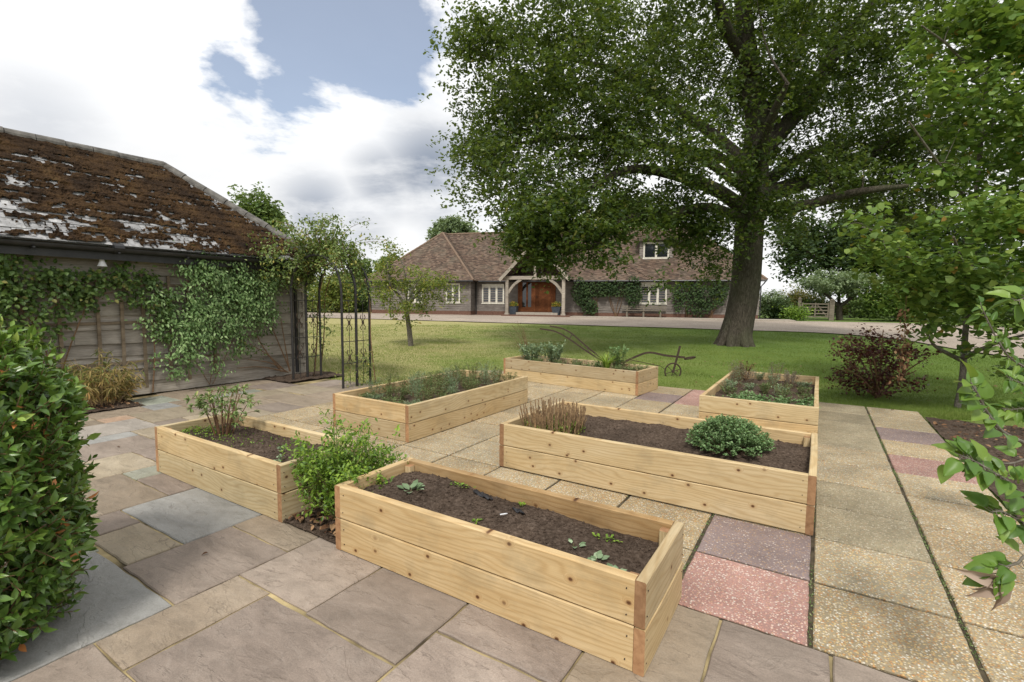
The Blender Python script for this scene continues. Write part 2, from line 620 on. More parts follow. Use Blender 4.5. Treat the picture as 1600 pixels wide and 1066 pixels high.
M = {}
M['st_blue'] = stone_mat('sandstone blue grey', (0.231, 0.242, 0.242), (0.299, 0.308, 0.308), (0.367, 0.371, 0.364))
M['st_purple'] = stone_mat('sandstone mauve', (0.187, 0.149, 0.124), (0.25, 0.202, 0.169), (0.312, 0.257, 0.216))
M['st_tan'] = stone_mat('sandstone tan', (0.244, 0.201, 0.138), (0.313, 0.26, 0.186), (0.37, 0.313, 0.23))
M['st_brown'] = stone_mat('sandstone brown', (0.203, 0.16, 0.118), (0.271, 0.216, 0.16), (0.329, 0.267, 0.203))
M['st_green'] = stone_mat('sandstone green grey', (.24, .26, .21), (.31, .33, .27), (.37, .38, .32))
M['st_orange'] = stone_mat('sandstone orange', (.33, .20, .13), (.39, .26, .18), (.42, .31, .23))
M['st_slate'] = stone_mat('sandstone slate grey', (0.22, 0.201, 0.185), (0.286, 0.26, 0.235), (0.352, 0.318, 0.285))
yp = [(0, (.48, .33, .15)), (.22, (.54, .46, .33)), (.42, (.38, .21, .09)), (.56, (.55, .42, .22)), (.72, (.62, .58, .49)), (.84, (.26, .19, .12)), (.92, (.5, .28, .12))]
M['ag_yellow'] = agg_mat('aggregate yellow', (.315, .26, .165), yp, (.41, .345, .23), .30)
M['ag_stony'] = agg_mat('aggregate yellow coarse', (.295, .24, .15), yp, (.385, .32, .215), .24)
M['ag_worn'] = agg_mat('aggregate worn', (.30, .26, .175), yp, (.39, .34, .24), .42)
M['ag_grey'] = agg_mat('aggregate grey', (.265, .23, .15), [(0, (.30, .25, .17)), (.3, (.2, .17, .12)), (.55, (.45, .40, .31)), (.8, (.33, .24, .15))], (.36, .315, .21), .38)
M['ag_pink'] = agg_mat('aggregate pink', (.315, .185, .158), [(0, (.45, .25, .2)), (.25, (.55, .40, .33)), (.45, (.36, .19, .155)), (.66, (.56, .48, .42)), (.76, (.42, .26, .18)), (.9, (.28, .19, .16))], (.375, .23, .2), .28)
M['ag_purple'] = agg_mat('aggregate purple', (.215, .16, .15), [(0, (.27, .2, .18)), (.3, (.34, .23, .15)), (.5, (.2, .16, .16)), (.78, (.5, .43, .38)), (.86, (.3, .25, .24))], (.26, .205, .195), .36)
M['mortar'] = simple('sandy mortar', (.03, .022, .012), (.50, .40, .21), 3.5, .95, .6, 8)
M['joint'] = simple('dark joint soil', (.03, .024, .015), (.10, .08, .05), 12, .95, .6)
M['wood'] = wood_new('pine')
M['wood_end'] = wood_new('pine end grain', True)
M['wood_damp'] = wood_new('soil stained pine', False, True)
M['old_board'] = board_mat('grey weatherboard', [(.20, .175, .145), (.35, .315, .27), (.50, .465, .41)], 70, .55, .15)
M['house_board'] = board_mat('house weatherboard', [(.12, .105, .092), (.215, .19, .17), (.32, .295, .27)], 40, .6)
M['lath'] = board_mat('trellis lath', [(.12, .09, .06), (.19, .15, .105), (.27, .22, .16)], 20, .6)
M['oak_frame'] = board_mat('silver oak', [(.24, .205, .16), (.34, .30, .25), (.46, .42, .36)], 20, .75)
M['door'] = board_mat('oiled door', [(.075, .025, .01), (.125, .045, .018), (.18, .07, .027)], 5, .75)
M['gate'] = board_mat('gate timber', [(.13, .11, .085), (.21, .18, .14), (.28, .25, .2)], 20, .7)


def mat_soil():
    m, t, b, tc = newmat('dark compost soil')
    v = tc.outputs['Object']
    n = noise(t, v, 45, 8, .7)
    n2 = noise(t, v, 3, 4)
    c = ramp(t, n, [(.28, (.026, .018, .013)), (.5, (.075, .054, .04)), (.68, (.135, .102, .08)), (.76, (.24, .2, .16))])
    c = mixc(t, 1., c, ramp(t, n2, [(.3, .75), (.7, 1.25)]), 'MULTIPLY')
    t.links.new(c, b.inputs['Base Color'])
    b.inputs['Roughness'].default_value = .95
    b.inputs['Specular IOR Level'].default_value = .1
    bump(t, b, n, .9, .015)
    return m


def mat_lawn():
    m, t, b, tc = newmat('mown lawn')
    v = tc.outputs['Object']
    big = noise(t, vmap(t, v, (1, 2.2, 1)), .22, 6, .62, .5)
    mid = noise(t, vmap(t, v, (1, 2.6, 1)), 1.7, 6, .65)
    fine = noise(t, v, 38, 4, .7)
    sx = nn(t, 'ShaderNodeSeparateXYZ')
    t.links.new(v, sx.inputs[0])
    # drier on the open left, greener towards the trees
    side = mth(t, 'MULTIPLY', mth(t, 'ADD', sx.outputs[0], -2.), .045)
    k = mth(t, 'SUBTRACT', mth(t, 'ADD', mth(t, 'MULTIPLY', big, .65), mth(t, 'MULTIPLY', mid, .45)), side)
    c = ramp(t, k, [(.22, (.115, .18, .036)), (.45, (.16, .218, .052)), (.60, (.225, .258, .08)), (.76, (.34, .31, .135))])
    c = mixc(t, 1., c, ramp(t, fine, [(.25, .65), (.7, 1.2)]), 'MULTIPLY')
    t.links.new(c, b.inputs['Base Color'])
    b.inputs['Roughness'].default_value = .9
    b.inputs['Specular IOR Level'].default_value = .15
    bump(t, b, fine, .8, .03)
    return m


def mat_gravel():
    m, t, b, tc = newmat('pinkish gravel')
    v = tc.outputs['Object']
    vo = nn(t, 'ShaderNodeTexVoronoi', inp={'Scale': 28.})
    t.links.new(v, vo.inputs['Vector'])
    sp = nn(t, 'ShaderNodeSeparateColor')
    t.links.new(vo.outputs['Color'], sp.inputs[0])
    c = ramp(t, sp.outputs[0], [(0, (.22, .175, .135)), (.35, (.32, .265, .21)), (.7, (.385, .33, .275)), (1, (.25, .19, .14))])
    c = mixc(t, 1., c, ramp(t, noise(t, v, .5, 6), [(.3, .8), (.7, 1.12)]), 'MULTIPLY')
    t.links.new(c, b.inputs['Base Color'])
    b.inputs['Roughness'].default_value = .9
    bump(t, b, vo.outputs['Distance'], .5, .01)
    return m


def mat_tiles():
    """clay plain tiles: every tile a slightly different red brown (geometry gives the courses)"""
    m, t, b, tc = newmat('clay tiles')
    a = nn(t, 'ShaderNodeAttribute', attribute_name='rnd')
    v = tc.outputs['Object']
    c = ramp(t, a.outputs['Fac'], [(0, (.05, .032, .022)), (.4, (.095, .06, .042)), (.75, (.135, .088, .06)), (1, (.19, .135, .1))])
    n = noise(t, v, 1.1, 7, .65)
    c = mixc(t, ramp(t, n, [(.45, 0), (.72, .6)]), c, (.12, .105, .075))
    lich = ramp(t, noise(t, v, 3.2, 7, .75), [(.66, 0), (.74, .55)])
    c = mixc(t, lich, c, (.34, .31, .26))
    t.links.new(c, b.inputs['Base Color'])
    b.inputs['Roughness'].default_value = .85
    bump(t, b, noise(t, v, 25, 4), .4, .01)
    return m


def mat_slate():
    m, t, b, tc = newmat('grey roof tile')
    v, r = objrand(t)
    n = noise(t, v, 9, 6, .65)
    c = ramp(t, n, [(.3, (.20, .20, .20)), (.55, (.33, .33, .335)), (.75, (.46, .46, .455))])
    c = mixc(t, 1., c, ramp(t, r, [(0, .75), (1, 1.2)]), 'MULTIPLY')
    sp = ramp(t, noise(t, v, 30, 4, .7), [(.56, 0), (.66, 1)])
    c = mixc(t, mth(t, 'MULTIPLY', sp, .7), c, (.075, .06, .045))
    t.links.new(c, b.inputs['Base Color'])
    b.inputs['Roughness'].default_value = .75
    bump(t, b, n, .3, .005)
    return m


def mat_moss():
    m, t, b, tc = newmat('brown roof moss')
    v = tc.outputs['Object']
    n = noise(t, v, 2.2, 7, .7)
    f = noise(t, v, 38, 6, .8)
    c = ramp(t, n, [(.3, (.016, .011, .008)), (.45, (.038, .023, .013)), (.58, (.068, .039, .018)), (.75, (.10, .066, .025))])
    c = mixc(t, 1., c, ramp(t, f, [(.35, .35), (.65, 1.7)]), 'MULTIPLY')
    t.links.new(c, b.inputs['Base Color'])
    b.inputs['Roughness'].default_value = .95
    b.inputs['Specular IOR Level'].default_value = .1
    bump(t, b, f, 1., .03)
    return m


def mat_bark():
    m, t, b, tc = newmat('oak bark')
    v = tc.outputs['Object']
    n = noise(t, vmap(t, v, (10, 10, 2.2)), 3., 9, .72, .6)
    n2 = noise(t, v, 1.2, 5)
    c = ramp(t, n, [(.3, (.025, .02, .016)), (.5, (.075, .064, .05)), (.72, (.17, .15, .12))])
    c = mixc(t, ramp(t, n2, [(.42, 0), (.7, .45)]), c, (.10, .115, .06))
    t.links.new(c, b.inputs['Base Color'])
    b.inputs['Roughness'].default_value = .95
    b.inputs['Specular IOR Level'].default_value = .1
    bump(t, b, n, 1., .06)
    return m


def mat_glass():
    m, t, b, tc = newmat('dark window glass')
    b.inputs['Base Color'].default_value = (.015, .018, .02, 1)
    b.inputs['Roughness'].default_value = .04
    b.inputs['Specular IOR Level'].default_value = .8
    bump(t, b, noise(t, tc.outputs['Object'], 2.5, 2), .04, .02)
    return m


M['soil'] = mat_soil()
M['lawn'] = mat_lawn()
M['gravel'] = mat_gravel()
M['tiles'] = mat_tiles()
M['slate'] = mat_slate()
M['moss'] = mat_moss()
M['bark'] = mat_bark()
M['glass'] = mat_glass()
M['bark2'] = simple('thin grey bark', (.07, .06, .045), (.2, .18, .15), 30, .9, .5)
M['stem_brown'] = simple('brown stem', (.10, .055, .03), (.24, .15, .08), 40, .8, .3)
M['stem_green'] = simple('green stem', (.10, .13, .04), (.2, .19, .08), 30, .7, .2)
M['stem_pale'] = simple('dry pale stem', (.26, .17, .08), (.42, .31, .17), 60, .8, .2)
M['stem_cut'] = simple('cut brown stem', (.10, .06, .035), (.36, .24, .125), 25, .8, .2)
M['stem_red'] = simple('reddish stem', (.10, .045, .03), (.2, .12, .06), 30, .7, .2)
M['iron'] = simple('black iron', (.012, .012, .013), (.035, .032, .03), 30, .55, .2, spec=.4)
M['rust'] = simple('rusty iron', (.028, .021, .017), (.085, .055, .038), 40, .85, .4)
M['black_plastic'] = simple('black gutter plastic', (.012, .012, .013), (.03, .03, .032), 6, .4, .05, spec=.4)
M['cream'] = simple('cream paint', (.60, .57, .48), (.72, .70, .62), 6, .5, .05)
M['blind'] = simple('pale blind', (.62, .60, .54), (.7, .68, .62), 4, .8, .05)
M['brick'] = simple('brick plinth', (.10, .05, .036), (.18, .10, .072), 20, .9, .4)
M['concrete'] = simple('pale paving', (.30, .26, .21), (.42, .38, .32), 8, .9, .3)
M['lead'] = simple('lead grey pot', (.035, .045, .06), (.07, .085, .105), 10, .6, .1)
M['bench'] = simple('weathered bench', (.12, .105, .08), (.23, .20, .16), 20, .9, .3)
M['white_metal'] = simple('white enamel', (.55, .56, .58), (.72, .73, .75), 8, .4, .05)
M['ridge'] = simple('ridge tile grey', (.07, .065, .06), (.19, .18, .165), 9, .9, .5)
M['ridge_clay'] = simple('ridge tile clay', (.13, .085, .06), (.22, .16, .115), 9, .9, .4)
M['fabric'] = simple('torn black membrane', (.012, .012, .014), (.03, .03, .034), 20, .6, .3)
# foliage
M['lf_oak'] = leaf_mat('oak leaf', [(0, (0.021, 0.043, 0.009)), (0.45, (0.045, 0.082, 0.017)), (0.8, (0.086, 0.133, 0.029)), (0.96, (0.146, 0.185, 0.047)), (1, (0.189, 0.172, 0.043))], .45, .4, .38)
M['lf_lime'] = leaf_mat('lime leaf', [(0, (0.066, 0.135, 0.026)), (0.5, (0.128, 0.217, 0.043)), (0.9, (0.205, 0.296, 0.066)), (0.985, (0.246, 0.31, 0.076)), (0.992, (0.43, 0.29, 0.057)), (1, (0.41, 0.228, 0.066))], .5, .3, .35)
M['lf_bay'] = leaf_mat('bay leaf', [(0, (0.044, 0.095, 0.022)), (0.45, (0.097, 0.183, 0.033)), (0.8, (0.2, 0.316, 0.054)), (0.965, (0.3, 0.383, 0.083)), (0.975, (0.6, 0.23, 0.074)), (1, (0.68, 0.268, 0.091))], .32, .5, .15)
M['lf_apple'] = leaf_mat('apple leaf', [(0, (0.054, 0.125, 0.02)), (0.5, (0.109, 0.207, 0.032)), (1, (0.191, 0.294, 0.05))], .42, .4, .3)
M['lf_dryapple'] = leaf_mat('withered leaf', [(0, (.30, .22, .17)), (1, (.42, .33, .26))], .7, .2, .2, (.3, .2, .1))
M['lf_purple'] = leaf_mat('maroon leaf', [(0, (0.044, 0.014, 0.013)), (0.6, (0.087, 0.028, 0.023)), (0.85, (0.142, 0.057, 0.034)), (0.93, (0.142, 0.142, 0.041)), (1, (0.189, 0.214, 0.054))], .5, .3, .2, (.2, .06, .03))
M['lf_vine'] = leaf_mat('vine leaf', [(0, (0.036, 0.071, 0.017)), (0.5, (0.071, 0.131, 0.026)), (0.9, (0.131, 0.202, 0.048)), (1, (0.262, 0.238, 0.071))], .5, .35, .25)
M['lf_clem'] = leaf_mat('clematis leaf', [(0, (0.087, 0.158, 0.056)), (0.5, (0.158, 0.268, 0.087)), (1, (0.331, 0.457, 0.205))], .5, .35, .25)
M['lf_rose'] = leaf_mat('rose leaf', [(0, (0.072, 0.123, 0.032)), (0.5, (0.145, 0.21, 0.058)), (0.9, (0.261, 0.319, 0.109)), (1, (0.406, 0.348, 0.087))], .5, .35, .3)
M['lf_orchard'] = leaf_mat('orchard leaf', [(0, (0.105, 0.149, 0.033)), (0.5, (0.187, 0.239, 0.054)), (0.9, (0.299, 0.314, 0.075)), (1, (0.419, 0.299, 0.075))], .5, .3, .35)
M['lf_lovage'] = leaf_mat('bright green leaf', [(0, (0.065, 0.136, 0.017)), (0.5, (0.15, 0.266, 0.029)), (1, (0.286, 0.42, 0.052))], .45, .4, .3)
M['lf_peony'] = leaf_mat('peony leaf', [(0, (0.098, 0.163, 0.046)), (0.5, (0.195, 0.286, 0.091)), (0.85, (0.338, 0.429, 0.195)), (1, (0.429, 0.429, 0.156))], .5, .35, .25)
M['lf_sage'] = leaf_mat('grey green leaf', [(0, (0.123, 0.189, 0.094)), (0.5, (0.225, 0.312, 0.181)), (1, (0.362, 0.45, 0.29))], .7, .2, .2)
M['lf_herb'] = leaf_mat('herb leaf', [(0, (0.072, 0.112, 0.04)), (0.5, (0.136, 0.2, 0.072)), (0.85, (0.224, 0.288, 0.12)), (1, (0.32, 0.304, 0.16))], .7, .2, .2)
M['lf_marj'] = leaf_mat('marjoram leaf', [(0, (0.086, 0.168, 0.059)), (0.5, (0.163, 0.277, 0.108)), (1, (0.294, 0.423, 0.207))], .6, .25, .25)
M['lf_mauve'] = leaf_mat('mauve grey leaf', [(0, (0.14, 0.126, 0.105)), (0.5, (0.238, 0.217, 0.182)), (1, (0.336, 0.322, 0.266))], .8, .15, .15)
M['lf_lily'] = leaf_mat('daylily leaf', [(0, (0.156, 0.264, 0.03)), (0.5, (0.252, 0.384, 0.048)), (1, (0.384, 0.48, 0.096))], .45, .4, .3)
M['lf_bamboo'] = leaf_mat('dry bamboo leaf', [(0, (0.075, 0.112, 0.031)), (0.35, (0.163, 0.188, 0.056)), (0.55, (0.35, 0.275, 0.106)), (0.85, (0.475, 0.35, 0.15)), (1, (0.5, 0.25, 0.075))], .6, .25, .25)
M['lf_far'] = leaf_mat('distant leaf', [(0, (0.08, 0.136, 0.045)), (0.5, (0.136, 0.208, 0.067)), (1, (0.224, 0.296, 0.104))], .6, .2, .3)
M['lf_fargrey'] = leaf_mat('distant grey leaf', [(0, (0.119, 0.168, 0.091)), (0.5, (0.196, 0.266, 0.14)), (1, (0.308, 0.378, 0.224))], .6, .2, .3)
M['lf_dark'] = leaf_mat('dark distant leaf', [(0, (0.019, 0.038, 0.015)), (0.5, (0.038, 0.07, 0.024)), (1, (0.068, 0.108, 0.037))], .6, .2, .2)
M['lf_autumn'] = leaf_mat('olive leaf', [(0, (.09, .085, .03)), (.5, (.17, .15, .045)), (1, (.26, .21, .07))], .6, .2, .3)
M['lf_litter'] = leaf_mat('leaf litter', [(0, (.06, .03, .018)), (.5, (.16, .085, .045)), (1, (.32, .2, .11))], .8, .15, .1, (.2, .1, .04))
M['lf_flower'] = leaf_mat('yellow and red flower', [(0, (.08, .13, .03)), (.55, (.14, .2, .04)), (.6, (.5, .4, .05)), (.9, (.5, .33, .05)), (1, (.4, .08, .05))], .6, .2, .2)
M['grass'] = leaf_mat('grass blade', [(0, (0.106, 0.173, 0.03)), (0.5, (0.175, 0.235, 0.05)), (0.85, (0.265, 0.288, 0.085)), (1, (0.403, 0.336, 0.16))], .7, .2, .25)


# ------------------------------------------------------------------ the setting
def R_ground():
    ys = np.unique(np.concatenate([np.arange(-40, 60, .8), [9.5, 28.7], np.geomspace(60, 1500, 16)]))
    xs = np.unique(np.concatenate([np.arange(-40, 60, 1.6), -np.geomspace(40, 1500, 14), np.geomspace(60, 1500, 14)]))
    def z(X, Y):
        b = (vnoise(X*.5, Y*.5, 3, 3)-.5)*.05*np.clip((Y-10)/6, 0, 1)*np.clip((70-Y)/20, 0, 1)
        return terr(Y) + b
    o = obj('lawn', [grid(xs, ys, z)], M['lawn'], smooth=True, kind='structure')
    # driveway
    def resample(P, n=70):
        P = np.asarray(P, float)
        s = np.concatenate([[0], np.cumsum(np.linalg.norm(np.diff(P, axis=0), axis=1))])
        t = np.linspace(0, s[-1], n)
        return np.stack([np.interp(t, s, P[:, 0]), np.interp(t, s, P[:, 1])], 1)
    near = resample(spline([(-30, 31, 0), (-20, 29.5, 0), (-9.3, 27.6, 0), (-3.4, 25.8, 0), (3.1, 23.9, 0), (8.7, 22.2, 0), (13, 20.7, 0), (14.4, 18.4, 0), (14, 15.6, 0), (13.7, 13.4, 0), (15, 10.5, 0), (18, 8, 0)], 120)[:, :2])
    far = resample([(-30, 42), (-12, 36.4), (-6, 36), (0, 36), (8, 33.5), (14.8, 30), (16.5, 28.3), (20.7, 28), (24, 26.3), (28, 22), (32, 17), (36, 12)])
    k = np.linspace(0, 1, 14)
    P = near[:, None]*(1-k)[None, :, None] + far[:, None]*k[None, :, None]
    Z = terr(P[..., 1]) + .035 + (vnoise(P[..., 0]*.5, P[..., 1]*.5, 3, 3)-.5)*.05
    V = np.concatenate([P, Z[..., None]], -1).reshape(-1, 3)
    n, m_ = 70, 14
    i, j = np.meshgrid(np.arange(n-1), np.arange(m_-1), indexing='ij')
    F = np.stack([i*m_+j, (i+1)*m_+j, (i+1)*m_+j+1, i*m_+j+1], -1).reshape(-1, 4)
    obj('driveway', [(V, F)], M['gravel'], smooth=True, kind='structure')
    return near


DRIVE = R_ground()


# paved terrace: a bed of mortar with every slab a piece of its own
def slab_mesh(q0, q1, p0, p1, jit, gap, mat, bev=.006, tint=0):
    """flat slab centred on its middle, edges slightly irregular"""
    hx, hy = (q1-q0)/2 - gap/2, (p1-p0)/2 - gap/2
    n = 7
    ring = []
    for (ax, ay), (bx, by) in (((-1, -1), (1, -1)), ((1, -1), (1, 1)), ((1, 1), (-1, 1)), ((-1, 1), (-1, -1))):
        for k in range(n):
            f = k/n
            ring.append((hx*(ax+(bx-ax)*f) + random.uniform(-jit, jit), hy*(ay+(by-ay)*f) + random.uniform(-jit, jit)))
    R = np.array(ring)
    N = len(R)
    s = np.array([[1-bev/hx, 1-bev/hy]])
    V = np.concatenate([np.c_[R*s, np.zeros(N)], np.c_[R, np.full(N, -bev)], np.c_[R, np.full(N, -.026)]])
    F = [list(range(N))]
    for a in (0, N):
        for k in range(N):
            F.append([a+k, a+N+k, a+N+(k+1) % N, a+(k+1) % N])
    me = build_mesh('slab', [(V, F)], mat)
    return me


def lay(parent, q0, q1, p0, p1, mat, jit=.003, gap=.014):
    z = .0 + random.uniform(-.002, .002)
    c = W((q0+q1)/2, (p0+p1)/2, z)
    o = link('slab', slab_mesh(q0, q1, p0, p1, jit, gap, M[mat]), parent, c, (random.uniform(-.002, .002), random.uniform(-.002, .002), -YAW))
    return o


def poly_prism(pts, z0, z1):
    n = len(pts)
    V = [(*p, z1) for p in pts] + [(*p, z0) for p in pts]
    F = [list(range(n)), list(range(2*n-1, n-1, -1))] + [[(i+1) % n, i, n+i, n+(i+1) % n] for i in range(n)]
    return (np.array(V, float), F)


def qpoly(pts):
    return [tuple(W(*a)[:2]) for a in pts]


def R_paving():
    st = obj('stone_terrace', [poly_prism(qpoly([(-8.92, -1.5), (2.4, -1.5), (2.4, 2.455), (-6.1, 2.455), (-6.1, 6.05), (-8.92, 6.05)]), -.12, -.013)], M['mortar'], kind='structure')
    G_ = .022
    named = [(-4.2, -3.28, 1.4, 2.05, 'st_blue'), (-3.85, -3.28, 1.1, 1.4, 'st_tan'), (-4.2, -3.85, .8, 1.4, 'st_purple'),
             (-3.28, -2.655, 1.08, 1.70, 'st_purple'), (-3.28, -2.655, 1.70, 2.05, 'st_brown'), (-3.62, -2.655, .42, 1.08, 'st_blue'),
             (-2.655, -2.35, .76, 1.40, 'st_brown'), (-2.655, -2.05, 1.40, 2.05, 'st_purple'), (-2.35, -1.43, .76, 1.385, 'st_purple'),
             (-2.655, -1.9, .1, .76, 'st_purple'), (-1.9, -1.0, .1, .76, 'st_brown'), (-2.05, -1.43, 1.385, 2.05, 'st_purple'), (-1.43, -.8, 1.64, 2.455, 'st_purple'),
             (-1.43, -.8, 1.0, 1.64, 'st_purple'), (-.8, -.33, 1.5, 2.455, 'st_brown'), (-.33, .12, 1.5, 2.455, 'st_purple'), (.12, .75, 1.7, 2.455, 'st_purple'),
             (.75, 1.5, 1.6, 2.455, 'st_brown'), (-.8, 0., .7, 1.5, 'st_purple'), (0., .8, .7, 1.5, 'st_tan'), (-2.05, -1.43, 2.05, 2.455, 'st_brown'), (-2.655, -2.05, 2.05, 2.455, 'st_tan'),
             (-5.07, -4.2, 1.05, 1.71, 'st_brown'), (-4.79, -4.2, 1.71, 2.05, 'st_purple'), (-5.07, -4.79, 1.71, 2.05, 'st_green'), (-4.2, -3.85, .2, .8, 'st_tan'), (-3.85, -3.62, .42, 1.1, 'st_green'),
             (-5.71, -5.07, 1.3, 2.02, 'st_tan'), (-5.71, -5.07, 2.02, 2.455, 'st_purple'), (-6.36, -5.71, 1.5, 2.34, 'st_purple'), (-6.62, -6.36, 1.4, 2.34, 'st_blue'),
             (-6.62, -6.1, 2.34, 2.97, 'st_tan'), (-6.1, -5.71, 2.34, 2.455, 'st_brown'), (-7.28, -6.62, 1.7, 2.65, 'st_slate'), (-7.58, -7.28, 2.33, 2.66, 'st_orange'),
             (-7.94, -7.58, 1.5, 2.33, 'st_tan'), (-7.58, -7.28, 1.5, 2.33, 'st_brown'), (-8.3, -7.58, 2.33, 2.97, 'st_brown'), (-7.58, -6.85, 2.66, 3.3, 'st_tan'), (-6.85, -6.62, 2.65, 2.97, 'st_purple'),
             (-6.85, -6.1, 2.97, 3.4, 'st_tan'), (-7.28, -6.85, 2.65, 2.66, None),
             (-8.03, -7.58, 2.97, 3.32, 'st_blue'), (-8.66, -8.03, 3.05, 3.5, 'st_green'), (-8.03, -7.4, 3.32, 3.75, 'st_brown'), (-7.4, -6.75, 3.3, 3.72, 'st_purple'),
             (-6.75, -6.1, 3.4, 3.8, 'st_tan'), (-8.9, -8.03, 3.5, 4.1, 'st_brown'), (-8.03, -7.75, 3.75, 4.62, 'st_green'), (-7.75, -7.26, 3.75, 4.23, 'st_tan'), (-7.26, -6.75, 3.72, 4.23, 'st_brown'), (-6.75, -6.1, 3.8, 4.24, 'st_purple'),
             (-7.3, -6.1, 4.24, 4.75, 'st_brown'), (-7.75, -7.3, 4.23, 4.8, 'st_tan'), (-8.9, -8.03, 4.1, 4.7, 'st_brown'), (-8.4, -7.75, 4.7, 5.3, 'st_purple'), (-8.9, -8.4, 4.7, 5.4, 'st_brown'),
             (-7.75, -6.9, 4.8, 5.4, 'st_tan'), (-6.9, -6.1, 4.75, 5.4, 'st_brown'), (-7.75, -7.2, 5.4, 6.05, 'st_purple'), (-7.2, -6.1, 5.4, 6.05, 'st_brown')]
    for q0, q1, p0, p1, m in named:
        if m:
            lay(st, q0, q1, p0, p1, m, .004, random.uniform(.011, .019))
    ag = obj('aggregate_paving', [poly_prism(qpoly([(-6.1, 2.457), (1.27, 2.457), (1.27, 8.9), (-6.35, 8.9), (-6.35, 6.0), (-6.1, 6.0)]), -.12, -.0125)], M['joint'], kind='structure')
    ps = [2.46, 3.07, 3.68, 4.31, 4.92, 5.55, 6.2, 6.84, 7.5, 8.2, 8.9]
    qs = [1.275, .655, .04, -.58, -1.2, -1.81, -2.42, -3.03, -3.66, -4.3, -4.92, -5.52, -6.1]
    special = {(0, 4): 'ag_worn', (0, 5): 'ag_pink', (0, 7): 'ag_purple', (2, 0): 'ag_pink', (2, 1): 'ag_purple', (0, 0): 'ag_stony', (1, 0): 'ag_stony',
               (1, 1): 'ag_worn', (1, 2): 'ag_grey', (1, 3): 'ag_grey', (0, 1): 'ag_stony', (0, 2): 'ag_stony', (0, 3): 'ag_yellow', (1, 6): 'ag_grey', (1, 7): 'ag_grey', (1, 8): 'ag_grey', (1, 9): 'ag_grey', (0, 8): 'ag_worn', (0, 9): 'ag_worn',
               (5, 8): 'ag_purple', (4, 8): 'ag_pink', (4, 9): 'ag_pink', (3, 1): 'ag_stony', (4, 1): 'ag_stony'}
    for i in range(len(qs)-1):
        for j in range(len(ps)-1):
            m = special.get((i, j)) or random.choice(['ag_yellow', 'ag_yellow', 'ag_yellow', 'ag_worn'])
            g = .03 if i == 0 else .018
            lay(ag, qs[i+1], qs[i], ps[j], ps[j+1], m, .002, .022)
    lay(ag, -6.35, -6.1, 6.2, 6.84, 'ag_worn', .0015, .016)
    for j in range(7, 10):
        lay(ag, -6.35, -6.1, ps[j], ps[j+1], 'ag_worn', .0015, .016)


R_paving()


def clods(n, x0, x1, y0, y1, zf, s0, s1):
    """loose lumps of earth on a surface"""
    x, y = rng.uniform(x0, x1, n), rng.uniform(y0, y1, n)
    s = s0 + (s1-s0)*rng.random(n)**3
    O = np.array([[1, 0, 0], [-1, 0, 0], [0, 1, 0], [0, -1, 0], [0, 0, 1], [0, 0, -1]], float)
    F = np.array([[0, 2, 4], [2, 1, 4], [1, 3, 4], [3, 0, 4], [2, 0, 5], [1, 2, 5], [3, 1, 5], [0, 3, 5]])
    V = O[None]*(.6+.8*rng.random((n, 6, 1)))*s[:, None, None]
    a = rng.random(n)*6.28
    c, sn = np.cos(a)[:, None], np.sin(a)[:, None]
    V = np.stack([V[..., 0]*c-V[..., 1]*sn, V[..., 0]*sn+V[..., 1]*c, V[..., 2]*.8], -1)
    V += np.stack([x, y, zf(x, y)+s*.25], -1)[:, None]
    return V.reshape(-1, 3), (F[None]+(np.arange(n)*6)[:, None, None]).reshape(-1, 3)


def soil_bed(name, poly_box, z, n, seed):
    x0, x1, y0, y1 = poly_box
    zf = lambda X, Y: z + (vnoise(X*6, Y*6, seed, 5, .6)-.5)*.06
    return obj(name, [grid(np.linspace(x0, x1, int((x1-x0)/.05)), np.linspace(y0, y1, int((y1-y0)/.05)), zf), clods(n, x0, x1, y0, y1, zf, .004, .016)], M['soil'], loc=(0, 0, 0), rotz=-YAW, kind='structure')


soil_bed('soil_bed', (1.29, 4.2, 1.2, 8.55), -.012, 3000, 5)
soil_bed('soil_gap', (-3.02, -2.45, 1.9, 2.6), .012, 700, 6)
soil_bed('wall_border', (-8.88, -8.02, .8, 3.02), .02, 900, 8)
soil_bed('arch_border', (-8.88, -8.02, 5.25, 6.5), .022, 600, 9)


# leaf litter lying on the beds
def litter(name, n, q, p, z, s0, s1, lbl):
    x, y = rng.uniform(*q, n), rng.uniform(*p, n)
    P = np.stack([x*qv[0]+y*pv[0], x*qv[1]+y*pv[1], np.full(n, z)+rng.random(n)*.015], -1)
    D = rvec(n)
    D[:, 2] *= .15
    N = np.array([0, 0, 1.])+rvec(n)*.45
    L = rng.uniform(s0, s1, n)
    o = leaf_obj(name, [leaves(P, D, N, L, L*.6, T_OVATE)], M['lf_litter'], None)
    o['kind'] = 'stuff'
    tag(o, lbl, 'leaves')


litter('leaf_litter', 700, (1.3, 4.), (4., 8.4), .02, .03, .07, 'brown fallen leaves scattered over the soil bed beside the aggregate paving')
litter('leaf_litter', 160, (-3., -2.46), (1.92, 2.5), .04, .03, .07, 'dry leaf litter in the soil gap between two timber planters')
litter('leaf_litter', 350, (-6, 6), (9.2, 17), .06, .03, .07, 'scattered fallen leaves on the lawn around the oak')
litter('leaf_litter', 260, (-8.8, -8.0), (1.5, 3.), .04, .02, .06, 'brown leaf litter at the foot of the outbuilding wall under the bamboo clump')


